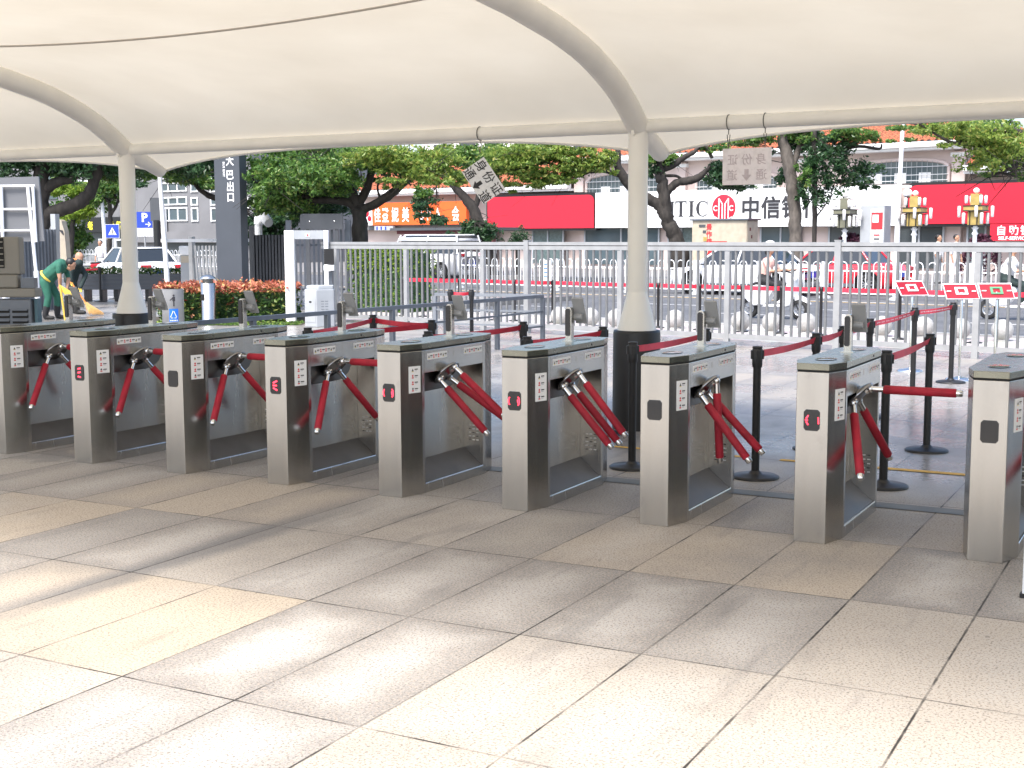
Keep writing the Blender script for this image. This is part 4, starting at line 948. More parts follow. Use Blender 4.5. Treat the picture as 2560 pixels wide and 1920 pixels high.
# ------------------------------------------------------------------ billboard back, machine, corrugated hoarding
pm('boardgrey', (.15, .155, .165), .55, var=.06, scale=2)
D = 22; T = thing('billboard', 'grey billboard seen from behind with a white tube frame on white legs', 'billboard', (at(95, 700, D).x, D, 0))
q = [at(-60, 446, D), at(96, 441, D), at(111, 603, D), at(-60, 606, D)]
m = MB(); n = Vector((0, .05, 0)); m.add(q + [p + n for p in q], [(3, 2, 1, 0), (4, 5, 6, 7), (0, 1, 5, 4), (1, 2, 6, 5), (2, 3, 7, 6), (3, 0, 4, 7)], 'boardgrey'); m.build('panel', T, True)
m = MB(); k = Vector((0, -.05, 0))
for x0, x1, wd in ((6, 13, 1), (72, 95, 1)): 
    m.tube([at(x0, 466, D) + k, at(x1, 700, D) + k], .03, 'whitepaint', 8)
m.tube([at(85, 466, D) + k, at(93, 605, D) + k], .026, 'whitepaint', 8)
for y in (466, 524, 577): m.tube([at(-60, y, D) + k, at(90, y - 1, D) + k], .02, 'whitepaint', 8)
m.build('frame', T, True)
m = MB()
for x in (13, 94): p = at(x, 692, D); m.tube([(p.x, D - .05, 0), (p.x, D - .05, p.z + .1)], .045, 'whitepaint', 8)
m.build('legs', T, True)
D = 12.6; xr = at(84, 780, D).x; xl = xr - 1.3
T = thing('air_cooler', 'large grey outdoor air cooler with louvred base at the left photo edge', 'machine', ((xl + xr) / 2, D + .35, 0))
zl = zat(722, D, 50)
m = MB(); m.box(((xl + xr) / 2, D + .08, zl / 2 - .05), (xr - xl - .04, .16, zl - .1), 'galv_dark'); m.box(((xl + xr) / 2 + .02, D + .08, zl - .04), (xr - xl + .02, .20, .085), 'beige_machine'); m.build('base_cabinet', T, True, bevel=.012)
m = MB()
for cx in (xr - .13, xr - .31, xr - .49, xr - .67):
    for i in range(6): m.box((cx, D - .004, zl - .22 - i * .052), (.15, .012, .026), 'gap'); m.box((cx, D - .014, zl - .205 - i * .052), (.15, .018, .012), 'galv_dark')
m.build('louvres', T, True)
m = MB(); m.box((xr + .012, D + .09, zl / 2), (.03, .11, zl - .2), 'blue_machine'); m.build('side_panel', T, True)
xr2 = at(44, 650, D).x; zu = zat(592, D, 30)
m = MB(); m.box((xr2 - .45, D + .09, zl + .07), (.86, .12, .13), 'beige_machine'); m.box((xr2 - .45, D + .12, (zl + .135 + zu) / 2), (.9, .14, zu - zl - .135), 'beige_machine'); m.build('upper_cabinet', T, True, bevel=.015)
m = MB()
m.box((xr2 - .5, D + .045, (zat(595, D, 30) + zat(670, D, 30)) / 2), (.7, .012, .29), 'gap')
for i in range(5): m.box((xr2 - .5, D + .032, zat(605 + i * 15, D, 30)), (.7, .012, .012), 'beige_machine')
for i in range(3): m.box((xr2 - .28 - i * .2, D + .034, zat(650, D, 30)), (.012, .012, .16), 'beige_machine')
m.build('grille', T, True)
m = MB(); m.box((xr2 + .07, D + .09, zl + .055), (.13, .10, .10), 'galv_dark'); m.build('nozzle', T, True)
D = 29; a, b = at(20, 700, D), at(148, 700, D + 1.5); v = Vector((b.x - a.x, b.y - a.y, 0)); T = thing('metal_hoarding', 'grey corrugated metal hoarding behind the stooping sweeper', 'hoarding', (a.x, a.y, 0), math.atan2(v.y, v.x)); zh = zat(566, D, 100)
m = MB(); N = 60; vs = []
for i in range(N + 1):
    yy = .02 * (1 if (i // 2) % 2 else -1); vs += [(v.length * i / N, yy, 0), (v.length * i / N, yy, zh * .97)]
m.add(vs, [(2 * i, 2 * i + 2, 2 * i + 3, 2 * i + 1) for i in range(N)], 'galv_dark'); m.build('sheet', T)
m = MB(); m.box((v.length, .05, zh / 2 + .15), (.14, .14, zh + .3), 'greypaint'); m.build('post', T)
q = [at(149, 549, 30), at(153, 552, 30), at(161, 578, 30), at(168, 662, 30), at(151, 670, 30)]
m = MB(); m.prism([(p.x, p.z) for p in q][::-1], 30, 30.3, 'tan', axis='y'); m.add([(at(x, y, 29.99)) for x, y in ((147, 574), (157, 576), (160, 588), (156, 586))], [(0, 1, 2, 3), (3, 2, 1, 0)], 'ink')
tag(m.build('poster_board', loc=(q[0].x, 30, 0)), 'leaning tan poster board at the right end of the metal hoarding', 'board')

# ------------------------------------------------------------------ people
def limb(m, a, b, ra, rb, n=10):
    a, b = Vector(a), Vector(b); m.tube([a, a.lerp(b, .35), b], [ra, (ra + (rb - ra) * .35) * 1.04, rb], 'skin', n); m.ball(a, ra, 'skin', n); m.ball(b, rb, 'skin', n)
def person(label, base, segs, hair=None, extra=None, rz=0, group=None, voxel=.018):
    # segs: (a, b, ra, rb, material); joined by voxel remesh into one body
    T = thing('person', label, 'person', base, rz, group)
    m = MB()
    for a, b, ra, rb, mt in segs: limb(m, a, b, ra, rb)
    me = bpy.data.meshes.new('body'); me.from_pydata(m.v, [], m.f); tmp = bpy.data.objects.new('tmp', me); COL.objects.link(tmp)
    rm = tmp.modifiers.new('r', 'REMESH'); rm.mode = 'VOXEL'; rm.voxel_size = voxel
    sm = tmp.modifiers.new('s', 'SMOOTH'); sm.factor = .5; sm.iterations = 3
    bpy.context.view_layer.update()
    ev = tmp.evaluated_get(bpy.context.evaluated_depsgraph_get()); nm = bpy.data.meshes.new_from_object(ev); bpy.data.objects.remove(tmp)
    mats = []
    for s in segs:
        if s[4] not in mats: mats.append(s[4])
    for mt in mats: nm.materials.append(MATS[mt])
    ss = [(Vector(a), Vector(b), ra, rb, mats.index(mt)) for a, b, ra, rb, mt in segs]
    for p in nm.polygons:
        best, bi = 1e9, 0
        for a, b, ra, rb, k in ss:
            ab = b - a; t = max(0, min(1, (p.center - a).dot(ab) / max(1e-9, ab.length_squared))); dd = (p.center - a - ab * t).length - (ra + (rb - ra) * t)
            if dd < best: best, bi = dd, k
        p.material_index = bi; p.use_smooth = True
    o = bpy.data.objects.new('body', nm); COL.objects.link(o); o.parent = T
    if hair:
        h = MB(); c, r_, sq = hair; h.ball(c, r_, 'hair', 14, sq); h.build('hair', T)
    return T
def hand(c, d, side, mt='skin', r=.009):
    # palm plus five short bent fingers
    c = Vector(c); d = Vector(d).normalized(); s = Vector(side).normalized(); n = d.cross(s); out = [(c, c + d * .06, .03, .026, mt)]
    for i, ln_ in enumerate((.055, .068, .072, .062)):
        o = c + d * .06 + s * ((i - 1.5) * .018); e = o + d * ln_ * .55; out += [(o, e, r + .001, r, mt), (e, e + (d * .5 + n * .8).normalized() * ln_ * .5, r, r * .8, mt)]
    o = c + d * .015 - s * .03; out += [(o, o + (d * .6 - s * .6).normalized() * .05, r + .002, r, mt)]
    return out
def headsegs(c, fwd, up, k=1.0, mt='skin'):
    c = Vector(c); f = Vector(fwd).normalized(); u = Vector(up); u = (u - f * u.dot(f)).normalized(); s = f.cross(u)
    return [(c - f * .01 + u * .035 * k, c + f * .02 + u * .03, .088 * k, .085 * k, mt), (c + f * .035 - u * .06, c + f * .045 - u * .07, .06, .05, mt), (c + f * .10 + u * .01, c + f * .118 - u * .012, .012, .015, mt), (c + s * .085, c + s * .09 - u * .03, .018, .014, mt), (c - s * .085, c - s * .09 - u * .03, .018, .014, mt), (c + f * .085 - u * .055 - s * .02, c + f * .085 - u * .055 + s * .02, .014, .014, mt)]
# sweeper in green, stooping to the right
W = atz(131, 798); W = Vector((W.x, W.y, 0))
hip = Vector((-.09, 0, .80)); sh = Vector((.22, 0, 1.10)); nk = Vector((.27, 0, 1.13)); hd = Vector((.36, 0, 1.13))
segs = [(hip + Vector((0, 0, -.02)), hip + Vector((.05, 0, .09)), .15, .16, 'tee_green'), (hip + Vector((.05, 0, .09)), sh, .155, .15, 'tee_green'), (sh + Vector((0, .13, 0)), sh + Vector((0, -.13, 0)), .085, .085, 'tee_green'), (nk, hd, .055, .055, 'skin')]
for s, kx in ((1, .10), (-1, 0)):
    kn = Vector((-.02 + kx, s * .12, .46)); an = Vector((-.10 + kx * 1.6, s * .13, .09))
    segs += [(hip + Vector((0, s * .09, -.03)), kn, .105, .075, 'tee_green'), (kn, an.lerp(kn, .45), .072, .07, 'tee_green'), (an.lerp(kn, .45), an, .072, .06, 'cloth_black'), (an + Vector((0, 0, -.045)), an + Vector((.16, 0, -.05)), .045, .04, 'rubber')]
el = Vector((.26, -.20, .86)); ha = Vector((.24, -.16, .69))
segs += [(sh + Vector((.02, -.16, -.01)), sh.lerp(el, .5) + Vector((0, -.09, 0)), .065, .058, 'tee_green'), (sh.lerp(el, .5) + Vector((0, -.09, 0)), el, .048, .044, 'skin'), (el, ha, .043, .03, 'skin')] + hand(ha, (0, 0, -1), (1, 0, 0))
el2 = Vector((.33, .12, .84)); ha2 = Vector((.36, -.08, .66))
segs += [(sh + Vector((.02, .16, -.01)), el2, .062, .045, 'tee_green'), (el2, ha2, .043, .03, 'skin')] + hand(ha2, (0, -.2, -1), (1, 0, 0))
segs += headsegs(hd + Vector((.06, 0, -.01)), (.75, 0, -.65), (.65, 0, .75))
P1 = person('person in green work clothes with yellow waist band stooping over a yellow pole', W, segs, (hd + Vector((.062, 0, .035)), .102, (1, .98, .98)))
m = MB(); m.tube([hip + Vector((.10 * math.cos(q) * 1.0 - .0 + .02, .185 * math.sin(q), .075 - .11 * math.cos(q))) for q in [i * R(20) for i in range(19)]], .024, 'hivis', 8); m.build('waist_band', P1)
a = W + Vector((.25, -.18, .70)); b = atz(163, 800); 
T = thing('mop', 'yellow pole with a yellow cloth held by the stooping person', 'mop', b); m = MB(); m.tube([a + (a - b) * .12, b], .022, 'wood_yellow', 10); m.build('pole', T, True)
m = MB(); m.add([a + Vector((.0, -.02, .02)), a + Vector((.30, -.04, -.16)), a + Vector((.22, -.01, -.22)), a + Vector((.10, .01, -.20)), a + Vector((.03, 0, -.12))], [(0, 1, 2, 3, 4), (4, 3, 2, 1, 0)], 'hivis'); m.build('cloth', T, True)
# second sweeper, facing right
W2 = atz(196, 785); W2 = Vector((W2.x - .02, W2.y, 0))
hip = Vector((-.12, 0, .80)); sh = Vector((.03, -.02, 1.12)); hd = Vector((.10, -.06, 1.21))
segs = [(hip + Vector((0, 0, -.03)), hip + Vector((.03, 0, .10)), .16, .165, 'cloth_dark'), (hip + Vector((.03, 0, .10)), sh, .165, .15, 'cloth_dark'), (sh + Vector((-.10, .10, 0)), sh + Vector((.10, -.12, 0)), .09, .09, 'cloth_dark'), (sh + Vector((.03, -.02, .04)), hd, .06, .06, 'skin')]
for s, kx in ((1, -.04), (-1, .08)):
    kn = Vector((-.06 + kx, s * .11, .48)); an = Vector((-.08 + kx * 1.4, s * .12, .10))
    segs += [(hip + Vector((0, s * .09, -.03)), kn, .11, .08, 'cloth_dark'), (kn, an.lerp(kn, .4), .08, .08, 'cloth_grey'), (an.lerp(kn, .5), an, .075, .065, 'rubber'), (an + Vector((0, 0, -.05)), an + Vector((.17, -.03, -.055)), .05, .045, 'rubber')]
el = Vector((-.02, -.27, .92)); ha = Vector((.0, -.30, .74)); el2 = Vector((.20, .05, .86)); ha2 = Vector((.17, -.24, .60))
segs += [(sh + Vector((.02, -.16, -.02)), el, .075, .06, 'cloth_dark'), (el, ha, .058, .045, 'cloth_dark')] + hand(ha, (.1, 0, -1), (1, 0, 0), 'hivis', .011)
segs += [(sh + Vector((-.02, .14, -.02)), el2, .075, .06, 'cloth_dark'), (el2, ha2, .058, .045, 'cloth_dark')] + hand(ha2, (.1, -.1, -1), (1, 0, 0), 'hivis', .011)
segs += headsegs(hd + Vector((.01, -.02, .03)), (.75, -.5, -.45), (.3, -.2, .9))
P2 = person('person in dark work clothes with orange collar sweeping with a straw broom', W2, segs, (hd + Vector((-.045, .02, .03)), .096, (1, 1, .9)))
m = MB(); m.tube([sh + Vector((.10 * math.cos(q), .11 * math.sin(q) - .02, .075)) for q in [i * R(20) for i in range(19)]], .028, 'orange_plastic', 8); m.build('collar', P2)
h0 = W2 + Vector((0, -.32, .70)); br = atz(219, 766) ; br = h0 + Vector((.32, -.1, -.42)); tip = Vector((h0.x + .58, h0.y - .2, .01))
T = thing('straw_broom', 'straw broom with orange handle sweeping the wet ground', 'broom', tip)
m = MB(); m.tube([h0 + (h0 - br) * .25, br], .017, 'orange_plastic', 8); m.build('handle', T, True)
m = MB(); rb = random.Random(3)
for _ in range(150):
    e = tip + Vector((rb.gauss(0, .085), rb.gauss(0, .06), rb.random() * .04)); m.tube([br + Vector((rb.gauss(0, .015), rb.gauss(0, .015), 0)), br.lerp(e, .5), e], [.006, .007, .003], 'straw', 4, caps=False)
m.build('bristles', T, True)

# ------------------------------------------------------------------ vehicles
def wheel(parent, x, y, r=.32, wd=.2, n5=5, name='wheel'):
    s = 1 if y > 0 else -1; M = Matrix.Translation((x, y, r)) @ Matrix.Rotation(R(90) * -s, 4, 'X')
    m = MB(); m.lathe([(r * .62, -wd / 2), (r * .95, -wd / 2), (r, -wd * .3), (r, wd * .3), (r * .95, wd / 2), (r * .62, wd / 2)], (0, 0, 0), 'rubber', 28, M=M, caps=False); o = m.build(name, parent)
    m = MB(); m.lathe([(r * .66, wd * .30), (r * .66, wd * .48), (r * .60, wd * .48), (r * .58, wd * .30)], (0, 0, 0), 'rim', 28, M=M, caps=False); m.lathe([(r * .60, wd * .2), (0, wd * .2)], (0, 0, 0), 'cargrey', 20, M=M)
    for k in range(n5 * 2):
        q = k * math.pi / n5; m.box((0, 0, 0), (r * .56, r * .10, .03), 'rim', M=M @ Matrix.Rotation(q, 4, 'Z') @ Matrix.Translation((r * .33, 0, wd * .4)))
    m.lathe([(r * .14, wd * .3), (r * .12, wd * .5), (0, wd * .5)], (0, 0, 0), 'rim', 12, M=M); m.build('rim', o)
def car(label, loc, rz, paint, Ln=4.6, Wd=1.8, roof=1.45, belt=.95, hood=.82, tail=.95, gh=(-.33, -.22, .12, .27), wb=2.7, clear=.2, cat='car', group='cars on the street', boxy=False, plate=True, cap=.05):
    T = thing('parked_car' if not boxy else 'white_van', label, cat, loc, rz, group); h = Wd / 2; L2 = Ln / 2
    st = [(-L2, .42, tail - .22, .80), (-L2 + .06, .30, tail - .06, .90), (-L2 + .4, clear, tail, .97), (gh[0] * Ln, clear, belt, 1), (0, clear, belt - .01, 1), (gh[3] * Ln, clear, belt - .03, .99), (L2 - .5, clear, hood, .97), (L2 - .12, .28, hood - .1, .88), (L2, .40, hood - .24, .76)]
    m = MB(); vs, fs = [], []; n = 11
    for x, zb, zt, k in st:
        hw = h * k; pr = [(-hw * .88, zb), (-hw * .98, zb + .1), (-hw, zb + (zt - zb) * .5), (-hw * .985, zt - .09), (-hw * .93, zt - .02), (0, zt + .02)]
        pr = pr + [(-a, b) for a, b in pr[-2::-1]]; vs += [(x, a, b) for a, b in pr]
    for i in range(len(st) - 1):
        for k in range(n): a, b = i * n + k, i * n + (k + 1) % n; fs.append((a, b, b + n, a + n))
    fs += [list(range(n)), list(range((len(st) - 1) * n, len(st) * n))[::-1]]
    m.add(vs, [f[::-1] for f in fs], paint, True); 
    for sx in (-wb / 2, wb / 2):
        for sy in (-1, 1): m.lathe([(.40, 0), (.0, 0)], (0, 0, 0), 'gap', 24, M=Matrix.Translation((sx, sy * (h + .004), .36)) @ Matrix.Rotation(R(90) * -sy, 4, 'X'))
    m.build('body', T)
    a0, a1, a2, a3 = [g * Ln for g in gh]; hb, ht = h * .93, h * .74; zb_ = belt - .03; zr = roof
    B = [(a0, -hb, zb_), (a3, -hb, zb_), (a3, hb, zb_), (a0, hb, zb_)]; Tp = [(a1, -ht, zr - .04), (a2, -ht, zr - .04), (a2, ht, zr - .04), (a1, ht, zr - .04)]
    m = MB(); m.add(B + Tp, [(0, 1, 5, 4), (1, 2, 6, 5), (2, 3, 7, 6), (3, 0, 4, 7)], 'carglass'); m.build('windows', T)
    m = MB(); e = .03 if cap < .1 else hb - ht + .02
    if cap > .1: a1, a2 = a1 - .04, a2 + (a3 - a2) * .45
    m.add([(a1 - .05, -ht - e, zr - cap), (a2 + .05, -ht - e, zr - cap), (a2 + .05, ht + e, zr - cap), (a1 - .05, ht + e, zr - cap), (a1 + .1, -ht * .8, zr), (a2 - .1, -ht * .8, zr), (a2 - .1, ht * .8, zr), (a1 + .1, ht * .8, zr)], [(3, 2, 1, 0), (4, 5, 6, 7), (0, 1, 5, 4), (1, 2, 6, 5), (2, 3, 7, 6), (3, 0, 4, 7)], paint, True)
    for sy in (-1, 1):
        for p, q in (((a0, sy * hb, zb_), (a1, sy * ht, zr - .04)), ((a3, sy * hb, zb_), (a2, sy * ht, zr - .04)), (((a0 + a3) / 2, sy * hb, zb_), ((a1 + a2) / 2, sy * ht, zr - .04))): m.tube([p, q], .038, paint, 6)
    m.build('roof', T)
    for sy in (-1, 1):
        m = MB(); m.box((L2 - .16, sy * h * .62, hood - .16), (.16, .36, .14), 'lamp_clear'); m.build('headlight', T, bevel=.02)
        m = MB(); m.box((-L2 + .06, sy * h * .68, tail - .16), (.14, .36, .13), 'lamp_red'); m.build('tail_light', T, bevel=.02)
        m = MB(); m.box((a3 - .25, sy * (h + .08), belt + .05), (.12, .16, .11), paint); m.build('mirror', T, bevel=.03)
        m = MB(); m.box((0, sy * (h - .0), .30), (wb - .8, .012, .10), 'cargrey')
        for xx in (-.75, .35): m.box((xx, sy * (h * 1.0), belt - .14), (.16, .03, .025), 'rim')
        m.build('door_trim', T)
    if plate: m = MB(); m.box((-L2 - .005, 0, .62), (.03, .44, .14), 'plate_blue'); m.build('number_plate', T); m = MB(); m.box((L2 - .01, 0, .42), (.05, 1.0, .16), 'cargrey'); m.build('grille', T)
    for sx in (-wb / 2, wb / 2):
        for sy in (-1, 1): wheel(T, sx, sy * (h - .09))
    return T
ST = -SA
def streetloc(x, e, z=-.13): s, D = onstreet(x, e); return SP(s, e, z)
car('white saloon car passing behind the scooter rider', streetloc(1862, 18.3), ST + math.pi, 'carwhite')
car('red saloon car stopped behind the white one, beyond the street railing', streetloc(2098, 20.4), ST + math.pi, 'carred', Ln=4.1, wb=2.5, roof=1.47)
car('white van with high roof seen through the left pickets', streetloc(1075, 24.0), ST + math.pi, 'carwhite', Ln=4.9, Wd=1.85, roof=1.9, cap=.28, belt=1.12, hood=1.02, tail=1.2, gh=(-.47, -.43, .14, .28), wb=2.9, cat='van', boxy=True)
c = at(345, 690, 47); car('white saloon car seen from behind beyond the long planter at left', (c.x, c.y, -.13), R(128), 'carwhite', roof=1.46)

def scooter(label, loc, rz, paint, rider=None):
    T = thing('scooter', label, 'scooter', loc, rz, 'scooters on the street')
    m = MB(); m.prism([(-.62, .50), (-.60, .66), (-.30, .74), (.08, .72), (.12, .62), (-.02, .40), (-.10, .30), (-.35, .28), (-.48, .36)], -.13, .13, paint, axis='y'); m.build('rear_body', T, bevel=.03)
    m = MB(); m.prism([(-.55, .70), (-.30, .80), (.08, .78), (.10, .72), (-.30, .74), (-.55, .66)], -.12, .12, 'cloth_black', axis='y'); m.build('seat', T, bevel=.02)
    m = MB(); m.prism([(-.12, .26), (-.10, .31), (.36, .33), (.40, .26)], -.14, .14, paint, axis='y'); m.build('footboard', T, bevel=.02)
    m = MB(); m.prism([(.36, .26), (.33, .40), (.44, .80), (.46, .98), (.54, 1.0), (.60, .84), (.62, .50), (.52, .30)], -.14, .14, paint, axis='y'); m.build('front_shield', T, bevel=.03)
    m = MB(); m.tube([(.42, -.32, 1.05), (.47, -.12, 1.03), (.48, 0, 1.0), (.47, .12, 1.03), (.42, .32, 1.05)], .018, 'black', 8)
    for s in (-1, 1): m.tube([(.47, s * .18, 1.04), (.50, s * .26, 1.20)], .008, 'black', 6); m.ball((.50, s * .27, 1.23), .05, 'black', 8, (.3, 1, .7))
    m.build('handlebar', T)
    m = MB(); m.ball((.60, 0, .88), .07, 'lamp_clear', 10, (.6, 1, 1)); m.build('headlight', T)
    m = MB(); m.prism([(.48, .40), (.56, .50), (.72, .52), (.88, .44), (.94, .34), (.86, .38), (.70, .44), (.58, .40)], -.06, .06, paint, axis='y'); m.build('mudguard', T)
    m = MB()
    for s in (-1, 1): m.tube([(.50, s * .07, .60), (.70, s * .07, .22)], .018, 'black', 6)
    m.build('fork', T)
    for x in (.70, -.50):
        M = Matrix.Translation((x, 0, .22)) @ Matrix.Rotation(R(90), 4, 'X')
        m = MB(); m.lathe([(.13, -.045), (.19, -.05), (.22, -.025), (.22, .025), (.19, .05), (.13, .045)], (0, 0, 0), 'rubber', 24, M=M, caps=False); wo = m.build('wheel', T)
        m = MB(); m.lathe([(.14, -.03), (.14, .03), (.12, .03), (.12, -.03), (.14, -.03)], (0, 0, 0), 'rim', 20, M=M, caps=False)
        for k in range(8): m.box((0, 0, 0), (.11, .018, .02), 'rim', M=M @ Matrix.Rotation(k * R(45), 4, 'Z') @ Matrix.Translation((.07, 0, 0)))
        m.lathe([(.03, -.04), (.03, .04)], (0, 0, 0), 'cargrey', 10, M=M); m.build('rim', wo)
    return T
def ridersegs(top, leg):
    hip = Vector((-.16, 0, .86)); sh = Vector((-.06, 0, 1.26)); hd = Vector((-.02, 0, 1.50))
    sg = [(hip, hip + Vector((.02, 0, .12)), .15, .14, leg), (hip + Vector((.02, 0, .12)), sh + Vector((0, 0, -.05)), .14, .14, top), (sh + Vector((0, .14, 0)), sh + Vector((0, -.14, 0)), .07, .07, top), (sh, hd, .05, .05, 'skin')]
    for s in (-1, 1):
        kn = Vector((.26, s * .13, .74)); an = Vector((.22, s * .11, .40)); el = Vector((.12, s * .27, 1.04)); ha = Vector((.38, s * .27, 1.06))
        sg += [(hip + Vector((0, s * .08, -.02)), kn, .09, .065, leg), (kn, an, .06, .045, leg), (an + Vector((0, 0, -.03)), an + Vector((.14, 0, -.04)), .04, .035, 'cloth_white')]
        sg += [(sh + Vector((0, s * .16, 0)), el, .055, .042, top), (el, ha, .038, .028, 'skin')] + hand(ha, (1, 0, 0), (0, 1, 0))
    return sg + headsegs(hd + Vector((0, 0, .03)), (1, 0, -.05), (0, 0, 1)), hd
loc = atz(1922, 797, -.13) + sn * .05; loc.z = -.13
scooter('white scooter ridden to the right on the near lane', loc, ST, 'carwhite')
sg, hd = ridersegs('cloth_pink', 'cloth_black')
P = person('person in pale pink top and white helmet riding the white scooter', loc, sg, (hd + Vector((-.05, 0, -.03)), .09, (.9, .9, 1.2)), rz=ST)
m = MB(); m.ball(hd + Vector((-.01, 0, .075)), .135, 'cloth_white', 16, (1.05, .95, .95)); m.build('helmet', P)
loc = atz(2530, 800, -.13); loc.z = -.13
scooter('white scooter with orange basket at the right photo edge', loc, ST, 'carwhite')
sg, hd = ridersegs('cloth_white', 'cloth_dark')
P = person('person in white top riding the scooter at the right photo edge', loc, sg, (hd + Vector((-.02, 0, .04)), .105, (1, 1, 1)), rz=ST)
loc = at(233, 690, 54); loc.z = -.13
scooter('red delivery scooter by the far railing at left', loc, R(200), 'carred')
def standing(label, loc, top, leg, rz=0, h=1.68):
    k = h / 1.72; V = lambda x, y, z: Vector((x, y, z)) * k
    sg = [(V(0, 0, .92), V(0, 0, 1.05), .14, .13, leg), (V(0, 0, 1.05), V(0, 0, 1.34), .135, .145, top), (V(0, .14, 1.38), V(0, -.14, 1.38), .07, .07, top), (V(0, 0, 1.4), V(.02, 0, 1.54), .05, .05, 'skin')]
    for s in (-1, 1):
        sg += [(V(0, s * .085, .90), V(.03 * s, s * .10, .48), .085, .06, leg), (V(.03 * s, s * .10, .48), V(.02 * s, s * .10, .08), .058, .045, leg), (V(.02 * s, s * .10, .045), V(.15 + .02 * s, s * .11, .035), .042, .035, 'rubber'), (V(0, s * .18, 1.37), V(.0, s * .24, 1.08), .055, .045, top), (V(0, s * .24, 1.08), V(.08, s * .22, .86), .038, .028, 'skin')] + hand(V(.08, s * .22, .85), (.1, 0, -1), (1, 0, 0))
    return person(label, loc, sg + headsegs(V(.02, 0, 1.60), (1, 0, 0), (0, 0, 1)), (V(-.015, 0, 1.645), .102, (1, .95, .95)), rz=rz, voxel=.022)
p = at(254, 690, 55); standing('person in white shirt standing beside the red scooter at left', (p.x, p.y, -.13), 'cloth_white', 'cloth_grey', R(-100))
s_, D_ = onstreet(2340, 26.5); standing('person in white shirt walking past the bank, left of two', SP(s_, 26.5), 'cloth_white', 'cloth_grey', R(-40))
s_, D_ = onstreet(2385, 26.2); standing('person in long white top walking past the bank, right of two', SP(s_, 26.2), 'cloth_white', 'cloth_white', R(-60))

# ------------------------------------------------------------------ stone balls, street posts with red belt, street railing
bx = [(1399, 812), (1476, 815), (1541, 818), (1688, 821), (1768, 824), (1851, 827), (1929, 830), (2016, 832), (2108, 836), (2204, 841), (2308, 843), (2399, 848), (2505, 852)]
bn = ['left of the canopy column, farthest left in the row', 'left of the canopy column, second in the row', 'half hidden by the canopy column', 'right of the canopy column', 'behind the seventh scanner', 'beside the scooter rear wheel', 'under the scooter footboard', 'beside the scooter front wheel', 'behind the tall fence post', 'behind the middle of the printed red belt', 'left of the end of the printed belt', 'right of the middle red board', 'nearest the right photo edge']
sb0 = None
for (x, y), n in zip(bx, bn):
    p = atz(x, y, .004); lb = 'grey stone ball bollard ' + n
    if sb0 is None:
        sb0 = thing('ball_bollard', lb, 'bollard', p, 0, 'stone ball bollards along the pavement'); m = MB(); m.ball((0, 0, .17), .172, 'stoneball', 32); m.build('ball', sb0)
        m = MB(); m.lathe([(.11, 0), (.11, .025), (.07, .03)], (0, 0, 0), 'stoneball', 20); m.build('foot', sb0)
    else: dup(sb0, p, label=lb)
px = [1010, 1059, 1149, 1237, 1287, 1382, 1646, 1750, 1855, 1953, 2053, 2250, 2440, 2620]
pn = ['farthest left', 'second from left', 'third from left', 'fourth from left', 'fifth from left', 'with red reflector, left of the column', 'right of the column', 'behind the seventh scanner', 'before the scooter rear wheel', 'before the scooter front', 'right of the scooter', 'behind the red sign stands', 'near the last fence post', 'beyond the right photo edge']
so_ = []
for x, n in zip(px, pn):
    s, D = onstreet(x, 2.35); p = SP(s, 2.35, .004)
    if not so_:
        o = thing('belt_post', 'slim black street post with red belt, ' + n, 'post', p, 0, 'black posts carrying a red belt beyond the fence'); m = MB(); m.lathe([(.12, 0), (.12, .012), (.03, .03), (.026, .04), (.026, .74), (.033, .75), (.033, .82), (0, .825)], (0, 0, 0), 'black', 14); m.build('post', o)
    else:
        o = so_[0].copy(); COL.objects.link(o); o.location = p; o['label'] = 'slim black street post with red belt, ' + n
        c = so_[0].children[0].copy(); COL.objects.link(c); c.parent = o
    so_.append(o)
for a, b in zip(so_, so_[1:]): belt(a, Vector(a.location), Vector(b.location), z=.775, mat='belt_street', hgt=.075, sag=.01)
T = thing('sandwich_notice', 'white notice with blue lines tied to a street post', 'notice', tuple(SP(onstreet(1367, 2.2)[0], 2.2, .85))); q = SP(onstreet(1367, 2.2)[0], 2.2, 1.02)
m = MB(); slab(m, q, fu, Z, .22, .40, .012, 'label')
for i in range(4): slab(m, q + Z * (.12 - i * .08) - sn * .004, fu, Z, .13, .02, .004, 'bin_blue')
m.build('board', T, True)

rail = []
def street_railing(label, s0, s1, e, z=-.13, hgt=1.06, group='white street railing sections'):
    T = thing('street_railing', label, 'railing', SP(s0, e, z), ST, group); Ln = s1 - s0; n = int(Ln / .34)
    for i in range(n):
        x = (i + .5) * Ln / n; m = MB(); w2 = .115
        m.tube([(x - w2, 0, .16), (x - w2, 0, hgt - .12)] + [(x - w2 * math.cos(q), 0, hgt - .12 + w2 * math.sin(q)) for q in [R(30 * k) for k in range(1, 6)]] + [(x + w2, 0, hgt - .12), (x + w2, 0, .16)], .015, 'whitepaint', 6, caps=False)
        m.tube([(x, 0, .16), (x, 0, hgt - .26)], .012, 'whitepaint', 5, caps=False)
        m.build('hoop', T)
    for zz in (.16, hgt - .26):
        m = MB(); m.box((Ln / 2, 0, zz), (Ln, .035, .04), 'whitepaint'); m.build('rail', T)
    for x in (0, Ln):
        m = MB(); m.box((x, 0, hgt / 2), (.07, .07, hgt), 'whitepaint'); m.lathe([(.16, 0), (.14, .06), (.06, .09)], (x, 0, 0), 'greypaint', 12); m.build('post', T)
ss = [onstreet(x, 17.2)[0] for x in (1150, 1390, 1570, 1740, 1900, 2060, 2240, 2420, 2640)]
rl = ['behind the left pickets', 'left of the canopy column', 'behind the canopy column', 'before the white saloon car front', 'before the scooter rider', 'before the red car front', 'before the red car tail', 'at the right photo edge']
